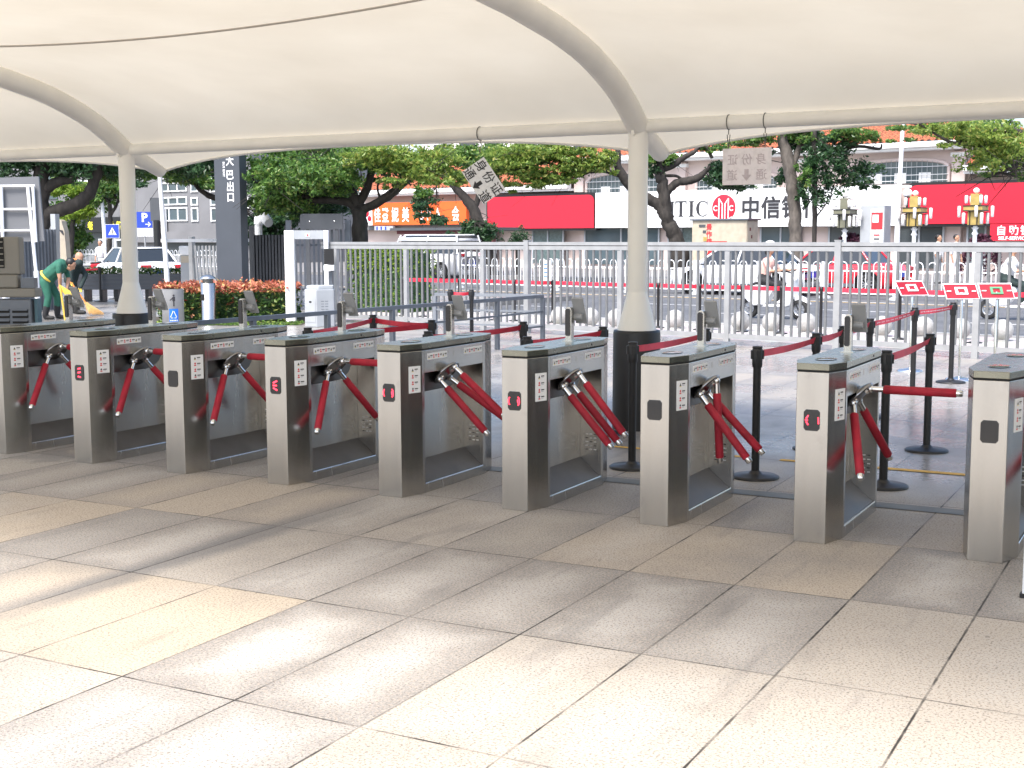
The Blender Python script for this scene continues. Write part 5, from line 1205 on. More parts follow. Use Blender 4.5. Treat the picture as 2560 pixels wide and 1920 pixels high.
for a, b, n in zip(ss, ss[1:], rl): street_railing('white arched street railing section ' + n, a + .05, b - .05, 17.2)
s0 = onstreet(160, 26)[0]; s1 = onstreet(330, 26)[0]
street_railing('white arched street railing before the dark shop at far left', s0, s1, 25.8, 0, 1.0)
s2 = onstreet(560, 26)[0]; street_railing('white arched street railing before the grey building', s1 + .4, s2, 25.8, 0, 1.0)

# ------------------------------------------------------------------ the bank building
EF = 37.0
def fz(y, x): s, D = onstreet(x, EF); return zat(y, D, x)
def fs(x): return onstreet(x, EF)[0]
bank = thing('bank_building', 'two-storey pink bank building with orange tiled roofs and shop signs', 'building', SP(fs(1900), EF, 0), ST)
def wallbox(m, s0, s1, e0, e1, z0, z1, mat): m.prism([tuple(SP(a, b)[:2]) for a, b in ((s0, e0), (s1, e0), (s1, e1), (s0, e1))], z0, z1, mat)
sL, sA, sB, sR = fs(880), fs(1436), fs(2385), fs(2900)
zg, zw = fz(370, 2260), fz(474, 1330)
m = MB(); wallbox(m, sL, sA, EF + .8, EF + 14, 0, zw, 'wall_pink'); m.build('wall', bank, True)
m = MB(); wallbox(m, sA, sB, EF + .5, EF + 14, 0, zg, 'wall_pink'); m.build('wall', bank, True)
m = MB(); wallbox(m, sB, sR, EF + .8, EF + 14, 0, zw + .2, 'wall_pink'); m.build('wall', bank, True)
def roofplane(name, s0, s1, e0, e1, z0, z1, gut=.28):
    vs = [SP(s0, e0, z0), SP(s1, e0, z0), SP(s1, e1, z1), SP(s0, e1, z1)]
    # corrugated tile courses
    m = MB(); N = int((s1 - s0) / .30); K = 5
    pts = []
    for k in range(K + 1):
        f = k / K
        for i in range(N * 4 + 1):
            g = i / (N * 4); p = vs[0] + (vs[1] - vs[0]) * g + (vs[3] - vs[0]) * f; pts.append(p + Z * (.045 * math.cos(i * math.pi / 2)))
    W_ = N * 4 + 1
    m.add(pts, [(k * W_ + i, k * W_ + i + 1, (k + 1) * W_ + i + 1, (k + 1) * W_ + i) for k in range(K) for i in range(N * 4)], 'rooftile', True)
    r_ = m.build('roof', bank, True)
    m = MB(); wallbox(m, s0 - .1, s1 + .1, e0 - .22, e0 + .15, z0 - gut, z0 - .06, 'trim_white'); wallbox(m, s0 - .1, s1 + .1, e0 - .05, e0 + .9, z0 - gut - .12, z0 - gut, 'trim_white'); m.build('gutter', r_, True)
roofplane('c', sA - .3, sB + .3, EF - .25, EF + 5, zg + .28, zg + 2.5)
roofplane('l', sL, sA - .35, EF - .1, EF + 4, zw + .28, zw + 2.0)
roofplane('r', sB + .35, sR, EF - .1, EF + 4, zw + .50, zw + 2.2)
m = MB(); wallbox(m, sL + 2, sA - 1, EF + 4.2, EF + 12, zw, zw + 3.4, 'wall_white'); wallbox(m, sA + 1, sB - 2, EF + 5.2, EF + 12, zg, zg + 4.2, 'wall_white'); m.build('upper_wall', bank, True)
for i in range(16):
    s = sL + 3 + i * (sB - sL - 5) / 15; top = s > sA
    m = MB(); wallbox(m, s, s + 1.1, EF + (5.1 if top else 4.1), EF + (5.21 if top else 4.21), (zg + 2.9 if top else zw + 2.2), (zg + 3.7 if top else zw + 3.0), 'shopdark'); m.build('upper_window', bank, True)
# pilasters of the centre block and arched windows
def arch_window(x0, x1, ytop, ymid, ybot):
    a, b = fs(x0), fs(x1); zt, zm, zb = fz(ytop, (x0 + x1) / 2), fz(ymid, (x0 + x1) / 2), fz(ybot, (x0 + x1) / 2); wdt = b - a; N = 16
    arc = [(a + wdt * i / N, zm + (zt - zm) * math.sqrt(max(0, 1 - (2 * i / N - 1) ** 2 * .96)) - (zt - zm) * .2 * (1 if i in (0, N) else 0)) for i in range(N + 1)]
    m = MB(); poly = [SP(s, EF + .44, z) for s, z in [(a, zb)] + [(b, zb)] + arc[::-1]]; m.add(poly, [list(range(len(poly)))], 'glass_blue'); w_ = m.build('window', bank, True)
    m = MB(); m.tube([SP(s, EF + .42, z) for s, z in arc], .09, 'wall_pink', 8); m.tube([SP(a, EF + .42, zb), SP(a, EF + .42, zm)], .08, 'wall_pink', 8); m.tube([SP(b, EF + .42, zb), SP(b, EF + .42, zm)], .08, 'wall_pink', 8); m.build('frame', w_, True)
    m = MB(); n = int(wdt / .22)
    for i in range(1, n):
        s = a + wdt * i / n; f = i / n * N; j = int(f); zz = arc[j][1] + (arc[min(j + 1, N)][1] - arc[j][1]) * (f - j); m.tube([SP(s, EF + .34, zb), SP(s, EF + .34, zz)], .011, 'greypaint', 4, caps=False)
    for zz in (zb + .1, zb + (zm - zb) * .5, zm): m.tube([SP(a, EF + .33, zz), SP(b, EF + .33, zz)], .016, 'whitepaint', 4)
    m.build('grille', w_, True)
    for k in (.2, .45, .7): m = MB(); wallbox(m, a + wdt * k, a + wdt * (k + .12), EF + .425, EF + .435, zb, zb + (zm - zb) * .65, 'trim_white'); m.build('curtain', w_, True)
arch_window(1454, 1642, 430, 452, 487); arch_window(1726, 1930, 430, 448, 481); arch_window(2112, 2352, 398, 418, 458)
for x in (1438, 1690, 1980, 2075, 2378):
    m = MB(); s = fs(x); wallbox(m, s - .28, s + .28, EF + .28, EF + .499, fz(480, x), zg - .2, 'wall_pink'); wallbox(m, s - .34, s + .34, EF + .24, EF + .49, zg - .42, zg - .25, 'trim_white'); m.build('pilaster', bank, True)
# ground floor
zsb = 2.12
m = MB(); wallbox(m, sL, sR, EF + .3, EF + .78, zsb - .05, zsb + .22, 'wall_grey'); m.build('fascia', bank, True)
for x0, x1, mt in ((1322, 1398, 'glass_green'), (1452, 1636, 'glass_blue'), (1660, 1725, 'glass_green'), (1890, 1990, 'glass_blue'), (2060, 2140, 'shopdark'), (2225, 2345, 'shopdark'), (1080, 1230, 'shopdark'), (2405, 2450, 'glass_green')):
    m = MB(); wallbox(m, fs(x0), fs(x1), EF + .40, EF + .48, .25, zsb - .06, mt); w_ = m.build('shop_window', bank, True)
    for f in (0, .5, 1):
        m = MB(); s = fs(x0) + (fs(x1) - fs(x0)) * f; wallbox(m, s - .04, s + .04, EF + .34, EF + .399, .2, zsb - .06, 'greypaint'); m.build('mullion', w_, True)
# shop signs (boards fixed to the building but each its own thing)
def signboard(label, x0, x1, yb, yt, mat, e=EF - .15, t=.35, round_=None, edge=True):
    a, b = fs(x0), fs(x1); zb, zt = fz(yb, (x0 + x1) / 2), fz(yt, (x0 + x1) / 2)
    T = thing('shop_sign', label, 'shop sign', SP((a + b) / 2, e, zb), ST); r_ = .35; hw = (b - a) / 2; hh = zt - zb
    def poly(g=0.0):
        p = [(-hw - g, -g), (hw + g, -g)]
        p += [(hw + g - r_ + r_ * math.sin(q), hh + g - r_ + r_ * math.cos(q)) for q in [R(90 - 15 * k) for k in range(7)]] if round_ in ('r',) else [(hw + g, hh + g)]
        p += [(-hw - g + r_ - r_ * math.sin(q), hh + g - r_ + r_ * math.cos(q)) for q in [R(15 * k) for k in range(7)]] if round_ in ('l',) else [(-hw - g, hh + g)]
        return p
    m = MB(); m.prism(poly(), 0, t, mat, axis='y'); m.build('board', T)
    if edge and round_: m = MB(); m.prism(poly(.12), .05, t + .1, 'black', axis='y'); m.build('border', T)
    return T, hw, hh
signboard('blank red signboard with one rounded corner left of the canopy column', 1225, 1488, 571, 490, 'sign_red', round_='r')
T, hw, hh = signboard('white bank signboard with black lettering and round red logo', 1492, 2240, 567, 472, 'sign_white', t=.3)
m = MB(); lx = lambda x: fs(x) - (fs(1492) + fs(2240)) / 2; Y0 = -.012; zc = hh * .50; H_ = hh * .40
def serif_I(x): m.box((x, Y0, zc), (.155, .02, H_), 'ink'); [m.box((x, Y0 - .001, zc + k * H_ / 2), (.30, .02, .035), 'ink') for k in (-1, 1)]
def serif_T(x): m.box((x, Y0, zc), (.155, .02, H_), 'ink'); m.box((x, Y0 - .001, zc - H_ / 2), (.28, .02, .035), 'ink'); m.box((x, Y0 - .001, zc + H_ / 2), (.62, .02, .05), 'ink'); [m.box((x + k * .29, Y0 - .002, zc + H_ / 2 - .07), (.035, .02, .15), 'ink') for k in (-1, 1)]
def serif_C(x):
    o, i = [], []
    for k in range(21):
        q = R(48 + k * 264 / 20); tk = .06 + .11 * max(0, -math.cos(q)); o.append((x + .36 * math.cos(q), zc + H_ * .53 * math.sin(q))); i.append((x + (.36 - tk) * math.cos(q) , zc + (H_ * .53 - .04) * math.sin(q)))
    m.add([(p[0], Y0 - .01, p[1]) for p in o] + [(p[0], Y0 - .01, p[1]) for p in i], [(k, k + 1, 22 + k, 21 + k) for k in range(20)], 'ink'); m.box((x + .24, Y0, zc + H_ * .36), (.035, .02, .2), 'ink')
serif_C(lx(1661)); serif_I(lx(1682)); serif_T(lx(1704)); serif_I(lx(1730)); serif_C(lx(1758))
lm = lx(1810); m.lathe([(.62, 0), (.62, .02), (.60, .025), (0, .025)], (0, 0, 0), 'sign_red', 40, M=Matrix.Translation((lm, 0, zc + .02)) @ Matrix.Rotation(R(90), 4, 'X'))
yl = -.03
def bar(x0, z0, x1, z1, wd=.06): 
    a, b = Vector((x0, yl, z0)), Vector((x1, yl, z1)); v = (b - a).normalized(); n = Vector((-v.z, 0, v.x)) * wd / 2; m.add([a - n, b - n, b + n, a + n], [(0, 1, 2, 3), (3, 2, 1, 0)], 'letter_white')
for sg_ in (-1, 1):
    bar(lm + sg_ * .07, zc - .55, lm + sg_ * .07, zc + .22); bar(lm + sg_ * .25, zc - .52, lm + sg_ * .25, zc + .46); bar(lm + sg_ * .07, zc + .20, lm + sg_ * .25, zc + .46, .05)
    bar(lm + sg_ * .44, zc - .40, lm + sg_ * .25, zc - .52, .04)
    c0 = [(lm + sg_ * .42 + .11 * math.cos(q), zc + .0 + .11 * math.sin(q)) for q in [R(40 + k * 28) for k in range(11)]]
    for p, q in zip(c0, c0[1:]): bar(p[0], p[1], q[0], q[1], .05)
m.build('latin_lettering', T)
chars(T, [((ch, 1.05, (lx(x), -.012, zc), (1, 0, 0), Z, 'ink'), dict(bold=.03, sx=.95)) for ch, x in (('中', 1876), ('信', 1926), ('银', 1978), ('行', 2028))])
signboard('blank red signboard with rounded corner at the right, behind the lantern posts', 2266, 2700, 558.5, 458, 'sign_red', round_='l')
T, hw, hh = signboard('orange shop sign with white characters behind the middle tree', 940, 1172, 562, 505, 'sign_orange', t=.25)
its = []
for ch, x in (('佳', 952), ('登', 972), ('妮', 996), ('美', 1022), ('S', 1063), ('P', 1080), ('A', 1102), ('会', 1146)): its.append(((ch, .88 if len(ch.encode()) > 1 else .95, (fs(x) - (fs(940) + fs(1172)) / 2, -.012, hh * .46), (1, 0, 0), Z, 'letter_white'), dict(bold=.02, sx=.62)))
chars(T, its)
T, hw, hh = signboard('white end panel with fuchsia pattern left of the orange shop sign', 917, 939, 563, 508, 'sign_white', t=.25)
m = MB(); m.ball((-.1, -.01, hh * .55), .22, 'sign_red', 12, (1, .1, 1)); m.ball((.15, -.01, hh * .3), .16, 'sign_red', 12, (1, .1, 1)); m.build('pattern', T)
T, hw, hh = signboard('small blue-grey sign strip below the orange shop sign', 944, 990, 576, 565, 'greypaint', t=.2)
m = MB()
for i in range(5): m.box((-hw * .7 + i * .17, -.01, hh / 2), (.09, .02, hh * .7), 'letter_white' if i % 2 else 'sign_blue')
m.build('lettering', T)
T, hw, hh = signboard('red self-service bank sign with white characters at the right edge', 2474, 2640, 602, 559.5, 'sign_red', e=EF - .3, t=.3, edge=False)
cx_ = (fs(2474) + fs(2640)) / 2
chars(T, [((ch, .42, (fs(x) - cx_, -.012, hh * .62), (1, 0, 0), Z, 'letter_white'), dict(bold=.02)) for ch, x in (('自', 2502), ('助', 2532), ('银', 2562), ('行', 2592))])
m = MB()
text(m, 'SELF-SERVICE', .20, (fs(2495) - cx_, -.012, hh * .06), (1, 0, 0), Z, 'letter_white', bold=.03, center=False); m.build('lettering', T)

# red timber shelter before the orange sign
s0, D0 = onstreet(1003, 29); s1, D1 = onstreet(1240, 29)
T = thing('timber_shelter', 'dark red timber shelter under the orange shop sign', 'shelter', SP(s0, 29, 0), ST); Lx = s1 - s0
m = MB(); m.box((Lx / 2, .6, zat(572, (D0 + D1) / 2)), (Lx + .8, 1.8, .12), 'darkgrey'); m.build('roof', T)
m = MB(); m.box((Lx / 2, 0, zat(579, (D0 + D1) / 2)), (Lx + .3, .14, .2), 'darkred'); m.build('beam', T)
for f in (0.05, .38, .70, .97):
    m = MB(); m.box((Lx * f, 0, zat(586, (D0 + D1) / 2) / 2), (.26, .2, zat(586, (D0 + D1) / 2)), 'darkred'); m.build('post', T)

# ------------------------------------------------------------------ left buildings
gb = thing('grey_building', 'pale grey building with ribbon windows seen between the column and the pylon', 'building', SP(fs(480), EF, 0), ST)
s0, s1 = fs(335), fs(640); m = MB(); wallbox(m, s0, s1, EF, EF + 12, 0, 13, 'wall_grey'); m.build('wall', gb, True)
m = MB(); wallbox(m, s0 - .2, s1 + .2, EF - .35, EF - .001, fz(606, 480), fz(590, 480) + .3, 'wall_grey'); m.build('ledge', gb, True)
def gwin(x0, x1, y0, y1, cols, rows=2):
    a, b, zt, zb = fs(x0), fs(x1), fz(y0, x0), fz(y1, x0); m = MB(); wallbox(m, a, b, EF - .02, EF - .005, zb, zt, 'glass_blue'); w_ = m.build('window', gb, True)
    m = MB()
    for i in range(cols + 1): s = a + (b - a) * i / cols; wallbox(m, s - .05, s + .05, EF - .08, EF - .021, zb - .05, zt + .05, 'trim_white')
    for i in range(rows + 1): z = zb + (zt - zb) * i / rows; wallbox(m, a + .051, b - .051, EF - .075, EF - .021, z - .04, z + .04, 'trim_white')
    m.build('frame', w_, True)
for y0, y1 in ((495, 512), (521, 552)):
    gwin(411, 477, y0, y1, 3, 1); gwin(489, 504, y0, y1, 1, 1); gwin(537, 570, y0, y1, 2, 1); gwin(590, 630, y0, y1, 2, 1)
for k in range(3):
    gwin(411, 477, 395 + k * 32, 415 + k * 32, 3, 1); gwin(489, 504, 395 + k * 32, 415 + k * 32, 1, 1); gwin(537, 570, 395 + k * 32, 415 + k * 32, 2, 1)
m = MB(); wallbox(m, fs(412), fs(428), EF - .5, EF - .1, fz(583, 420), fz(521, 420), 'label'); 
for i in range(5):
    panel(m, SP(fs(420), EF - .51, fz(528 + i * 11, 420)), su, Z, .34, .2, 'ink_red' if i in (1, 2) else 'greypaint')
m.build('hanging_shop_panel', gb, True)
m = MB(); wallbox(m, fs(411), fs(550), EF - .06, EF - .004, .1, fz(592, 480), 'shopdark'); m.build('shop_front', gb, True)
ds = thing('dark_shop', 'black shop front with yellow characters behind the crossing sign', 'shop', SP(fs(230), EF, 0), ST)
s0, s1 = fs(-40), fs(333); m = MB(); wallbox(m, s0, s1, EF + .2, EF + 12, 0, 12, 'wall_grey'); m.build('wall', ds, True)
m = MB(); wallbox(m, fs(150), fs(331), EF - .1, EF + .19, .1, fz(545, 250), 'shopdark'); m.build('shop_front', ds, True)
m = MB(); wallbox(m, fs(228), fs(332), EF - .4, EF - .12, fz(580, 280), fz(543, 280), 'black')
for ch, x in (('老', 247), ('毛', 300), ('虾', 318)): text(m, ch, .62, SP(fs(x), EF - .42, fz(564, x)), su, Z, 'letter_yellow', bold=.03)
for i, x in enumerate((199, 206, 213, 220)): text(m, '小' if i % 2 else '串', .36, SP(fs(x), EF - .42, fz(570, x)), su, Z, 'letter_white', bold=.03)
m.build('shop_sign', ds, True)
m = MB()
for x in (10, 60, 110, 290): wallbox(m, fs(x), fs(x) + 2.2, EF + .12, EF + .19, 4.5, 6.2, 'glass_blue'); wallbox(m, fs(x), fs(x) + 2.2, EF + .12, EF + .19, 7.8, 9.5, 'glass_blue')
m.build('window', ds, True)
m = MB()
for k in range(14): 
    x = 292 + k * 3; wallbox(m, fs(x), fs(x) + .1, EF - 1.2, EF - 1.1, 0, fz(600, 310), 'whitepaint')
wallbox(m, fs(290), fs(345), EF - 1.2, EF - .5, fz(601, 310), fz(597, 310), 'whitepaint'); tag(m.build('white_gate', loc=SP(fs(310), EF - 1.2)), 'white upright-barred gate left of the parking sign post', 'gate')

# ------------------------------------------------------------------ poles, utility cabinet, kiosk, lantern posts
s, D = onstreet(2238, 25.8); T = thing('lamp_post', 'plain white lamp post before the bank between kiosk and red sign', 'lamp post', SP(s, 25.8, 0)); zt = zat(300, D, 2243)
m = MB(); m.tube([SP(s, 25.8, 0), SP(s, 25.8, zat(560, D)), SP(s + .08, 25.8, zt), SP(s + .1, 25.8, zt + 3)], [.11, .09, .065, .05], 'whitepaint', 14); m.build('pole', T, True)
m = MB(); q = SP(s + .1, 25.8, zat(470, D)); m.tube([q, q + su * .35], .04, 'whitepaint', 8); m.ball(q + su * .22 - Z * .22, .16, 'whitepaint', 14); m.ball(q + su * .22 - Z * .27, .13, 'black', 14); m.build('dome_camera', T, True)
s, D = onstreet(1797, 14.8); s0, s1 = onstreet(1730, 14.8)[0], onstreet(1862, 14.8)[0]
T = thing('utility_cabinet', 'tan street cabinet painted with a red pot in front of the bank sign', 'cabinet', SP(s, 25.7, 0), ST)
e0 = 25.7; s0, D0 = onstreet(1728, e0); s1, D1 = onstreet(1864, e0); zt = zat(551, D, 1797); zt = zat(551, (D0 + D1) / 2, 1797); cx_ = (s0 + s1) / 2 - s
T.location = SP((s0 + s1) / 2, e0, 0); hw = (s1 - s0) / 2
m = MB(); m.box((0, .45, zt / 2), (2 * hw, .9, zt), 'tan'); m.build('body', T, bevel=.02)
m = MB(); m.box((0, .45, zt + .03), (2 * hw + .16, 1.05, .06), 'galv_dark'); m.build('lid', T)
m = MB(); yy = -.012
m.add([(x, yy, z) for x, z in ((-.62, .15), (.62, .15), (.66, .55), (.40, 1.20), (.30, 1.26), (-.30, 1.26), (-.40, 1.20), (-.66, .55))], [list(range(8))], 'potred'); m.box((.0, yy, 1.33), (.66, .012, .06), 'gold'); m.box((0, yy, 1.42), (.70, .012, .10), 'potred'); m.box((0, yy, 1.20), (.72, .014, .04), 'gold')
for i in range(5): m.box((-.24 + i * .12, yy - .002, .80), (.06, .012, .10), 'letter_white')
for i, ch in enumerate('景作锦'): text(m, ch, .26, (-.42, yy - .003, zt - .25 - i * .27), (1, 0, 0), Z, 'ink_red', bold=.02)
m.box((-.72, yy, zt - .20), (.28, .012, .10), 'darkgrey'); m.box((-.62, yy, zt - .42), (.14, .012, .10), 'darkgrey'); m.box((-.58, yy, zt - .70), (.16, .012, .16), 'gold'); m.build('painting', T)
m = MB(); m.box((hw + .006, .45, zt / 2), (.012, .8, zt - .1), 'tan')
for i in range(4): m.box((hw + .014, .25 + .12 * (i % 3), zt * .85 - i * .28), (.006, .10, .12), 'darkred')
m.build('side_panel', T)
e0 = 26.0; s0, D0 = onstreet(2145, e0); s1, D1 = onstreet(2205, e0); T = thing('phone_kiosk', 'grey kiosk with a red and white poster beside the white lamp post', 'kiosk', SP((s0 + s1) / 2, e0, 0), ST); zt = zat(514, D0, 2175); hw = (s1 - s0) / 2
m = MB(); m.box((0, .3, zt / 2), (2 * hw, .6, zt), 'greypaint'); m.build('body', T, bevel=.02)
m = MB(); m.box((hw * .42, -.01, zt * .62), (hw * 1.05, .03, zt * .66), 'label'); m.box((hw * .42, -.027, zt * .80), (hw * .95, .006, zt * .22), 'ink_red'); m.box((hw * .30, -.032, zt * .83), (hw * .5, .006, zt * .10), 'letter_white')
for i in range(4): m.box((hw * .42, -.032, zt * (.62 - i * .05)), (hw * .5, .006, .05), 'ink' if i else 'ink_red')
m.build('poster', T)
def lantern_post(label, x, D, yt, yb, bright):
    c = at(x, yb, D); T = thing('lantern_post', label, 'street lamp', (c.x, D, 0), ST, 'tiered lantern street lamps'); zb, zt = c.z, zat(yt, D, x); H = zt - zb
    m = MB(); m.tube([(0, 0, 0), (0, 0, zb)], .07, 'whitepaint', 10); m.lathe([(.16, 0), (.14, .3), (.08, .5)], (0, 0, 0), 'whitepaint', 12); m.lathe([(.05, zb - .35), (.11, zb - .25), (.05, zb - .15), (.13, zb - .05)], (0, 0, 0), 'whitepaint', 12); m.build('pole', T)
    k = 'gold' if bright else 'olive'
    m = MB(); m.box((0, 0, zb + H * .21), (.40, .40, H * .36), k); m.box((0, 0, zb + H * .47), (.62, .62, H * .11), k); m.box((0, 0, zb + H * .70), (.28, .28, H * .30), k)
    for zz in (.40, .53): m.box((0, 0, zb + H * zz), (.66, .66, .035), 'black')
    for f in (-1, 1):
        for g in range(2):
            m.box((f * .12, -.21 if g == 0 else .21, zb + H * .21), (.03, .02, H * .36), 'black')
    m.build('body', T)
    for lv, (zz, rr, hh) in enumerate(((.20, .42, .30), (.38, .52, .30), (.70, .34, .22))):
        for q in range(4):
            an = R(45 + 90 * q) if lv != 1 else R(20 + 90 * q); x_, y_ = rr * math.cos(an), rr * math.sin(an)
            m = MB(); m.lathe([(.03, -hh * H / 2), (.055, -hh * H / 2 + .02), (.055, hh * H / 2 - .02), (.03, hh * H / 2)], (x_, y_, zb + zz * H), 'cloth_white', 10); m.tube([(0, 0, zb + (zz + hh / 2) * H), (x_, y_, zb + (zz + hh / 2) * H)], .012, 'darkred', 5); m.build('lantern_tube', T)
    m = MB(); m.lathe([(.03, .86 * H), (.10, .90 * H), (.10, .96 * H), (.05, H), (0, H * 1.01)], (0, 0, zb), 'cloth_white', 12); m.build('finial', T)
lantern_post('olive tiered lantern lamp left of the grey kiosk, dimmest of three', 2112, 46, 482, 572, False)
lantern_post('tiered lantern lamp just right of the red signboard corner', 2286, 44.7, 477, 568, True)
lantern_post('gold tiered lantern lamp, rightmost of three before the red signboard', 2438, 43.3, 470, 565, True)
p = at(2452, 620, 46); T = thing('purple_shrub', 'dome-shaped dark purple shrub under the rightmost lantern', 'shrub', (p.x, p.y, 0)); m = MB(); rq = random.Random(5)
for _ in range(1600):
    q, f = rq.uniform(0, 6.28), rq.random() ** .5; h_ = math.sqrt(max(0, 1 - f * f)); v = Vector((f * math.cos(q) * .72, f * math.sin(q) * .6, .15 + h_ * 1.5)); m.add([v + Vector((rq.gauss(0, .06), rq.gauss(0, .06), rq.gauss(0, .05))) for _ in range(3)], [(0, 1, 2)], 'purple_leaf')
m.build('foliage', T)
p = at(2125, 620, 46.4); T2 = dup(T, (p.x, p.y, .05), label='dome-shaped dark purple shrub under the dim olive lantern')
p = at(1292, 620, 57); T = thing('potted_shrub', 'small dark round shrub under the left red signboard', 'shrub', (p.x, p.y, 0)); m = MB(); leaves(m, [((0, 0, 1.5), (.55, .5, .6), 900)], .13, 'leaf_dark', rnd=rq); m.build('foliage', T); m = MB(); m.tube([(0, 0, 0), (0, 0, 1.3)], .06, 'bark', 8); m.build('stem', T)

# ------------------------------------------------------------------ trees
D = 31.5
tree('broad_tree', 'big dark tree behind the billboard with a thick limb curving right', (at(102, 700, D).x, D, 0),
     [px4(D, (118, 790, 52), (112, 690, 44), (106, 590, 38), (104, 500, 38), (104, 430, 38), (98, 350, 30)), px4(D, (108, 545, 34), (140, 528, 36), (190, 510, 34), (226, 478, 30), (242, 435, 26), (262, 380, 20)), px4(D, (104, 490, 24), (135, 458, 26), (175, 448, 18), (230, 420, 12)), px4(D, (100, 430, 18), (60, 400, 14), (10, 380, 10))],
     [('leaf_dark', cl(D, (60, 395, 90, 45, 1900), (200, 400, 110, 40, 2200), (330, 400, 100, 36, 1800), (460, 405, 90, 34, 1500), (260, 350, 160, 40, 1500, 1), (30, 330, 120, 50, 1200), (520, 350, 90, 40, 1200))), ('leaf', cl(D + 1, (300, 425, 90, 30, 700), (160, 430, 70, 26, 350), (470, 420, 70, 26, 700)))], .17, 'leaf_dark', seed=11)
D = 74
tree('lime_tree', 'bright lime-green leafy tree behind the dark curving limb', (at(190, 700, D).x, D, 0), [px4(D, (175, 680, 16), (178, 600, 14), (185, 520, 10), (190, 460, 8))],
     [('leaf_lime', cl(D, (170, 475, 55, 22, 900), (200, 535, 50, 22, 800), (140, 540, 40, 26, 500), (230, 475, 40, 20, 400))), ('leaf', cl(D + 1.5, (190, 600, 45, 45, 1100), (160, 640, 34, 40, 700), (205, 510, 70, 30, 800)))], .34, 'leaf_lime', seed=12)
D = 73
tree('street_tree', 'small street tree with forked dark trunk left of the column', (at(272, 700, D).x, D, 0), [px4(D, (272, 690, 13), (274, 600, 13), (276, 540, 11), (272, 505, 9), (250, 485, 6), (235, 480, 4)), px4(D, (276, 540, 8), (290, 515, 8), (298, 496, 7), (312, 480, 5)), px4(D, (297, 498, 6), (280, 480, 5), (268, 468, 4))],
     [('leaf', cl(D, (280, 470, 60, 26, 1000), (250, 500, 30, 18, 250), (312, 500, 26, 18, 250))), ('leaf_dark', cl(D + 1, (290, 450, 70, 26, 900)))], .30, 'leaf', seed=13)
D = 34.5
tree('bending_tree', 'dark limb and leaves of a tree leaning behind the pylon', (at(640, 700, D).x, D, 0), [px4(D, (600, 700, 26), (598, 600, 24), (588, 540, 20), (560, 505, 17), (520, 488, 14), (495, 470, 11), (482, 448, 9)), px4(D, (497, 470, 7), (510, 450, 6), (520, 430, 4))],
     [('leaf', cl(D, (470, 445, 60, 24, 700), (540, 460, 40, 20, 350), (440, 425, 60, 26, 700))), ('leaf_dark', cl(D + 1, (520, 420, 80, 26, 900), (660, 560, 46, 50, 1300), (720, 545, 50, 44, 1300), (680, 620, 60, 50, 1200)))], .18, 'leaf', seed=14)
D = 30.5
tree('camphor_tree', 'spreading tree with many bare limbs behind the left end of the fence', (at(903, 700, D).x, D, 0),
     [px4(D, (905, 720, 48), (903, 640, 42), (900, 570, 38), (895, 520, 34)), px4(D, (895, 525, 24), (868, 506, 20), (820, 500, 17), (775, 498, 15), (742, 470, 13), (715, 452, 11), (680, 448, 8), (640, 458, 5)), px4(D, (896, 520, 28), (885, 490, 24), (872, 460, 20), (866, 430, 16), (880, 390, 11)), px4(D, (895, 515, 22), (918, 470, 20), (930, 425, 16), (948, 405, 12), (985, 380, 8)), px4(D, (900, 525, 24), (940, 510, 22), (985, 478, 22), (1020, 450, 18), (1060, 432, 14), (1110, 422, 9)), px4(D, (715, 452, 8), (745, 445, 7), (770, 420, 5)), px4(D, (1005, 462, 8), (1000, 430, 6), (985, 410, 4)), px4(D, (950, 500, 6), (945, 460, 5), (975, 435, 4))],
     [('leaf', cl(D, (690, 420, 80, 34, 1900), (780, 425, 80, 40, 2300), (860, 410, 70, 36, 1800), (700, 490, 60, 30, 900), (820, 470, 60, 28, 900), (960, 410, 70, 34, 1800), (760, 380, 130, 26, 1400, 1), (680, 465, 60, 40, 1100, -1), (770, 450, 60, 36, 900, -1), (850, 440, 46, 30, 500, -1), (660, 510, 40, 30, 600), (740, 525, 50, 24, 600))), ('leaf_bright', cl(D - 1.2, (1000, 400, 70, 30, 1500), (1080, 405, 70, 36, 1700), (930, 390, 60, 22, 800), (1050, 440, 60, 22, 700), (990, 450, 40, 20, 350), (1130, 445, 40, 24, 450))), ('leaf_dark', cl(D + 1.5, (700, 450, 90, 50, 1700), (800, 520, 80, 40, 1500), (860, 470, 50, 30, 500)))], .14, 'leaf', seed=15)
D = 56.5
tree('slanting_tree', 'leaning trunk with sparse leaves before the orange and red signboards', (at(1235, 700, D).x, D, 0), [px4(D, (1232, 720, 40), (1222, 640, 36), (1205, 580, 30), (1180, 520, 26), (1150, 480, 20), (1118, 450, 15), (1095, 430, 9)), px4(D, (1185, 525, 14), (1200, 480, 14), (1210, 420, 12), (1215, 370, 9)), px4(D, (1120, 455, 6), (1100, 440, 5), (1090, 470, 4))],
     [('leaf_dark', cl(D, (1190, 575, 46, 26, 700), (1225, 590, 26, 26, 300), (1055, 510, 34, 24, 500), (1075, 545, 40, 22, 400))), ('leaf', cl(D, (1150, 400, 70, 30, 1500), (1230, 400, 60, 30, 1300), (1060, 480, 36, 22, 300)))], .23, 'leaf', seed=16)
D = 50.5
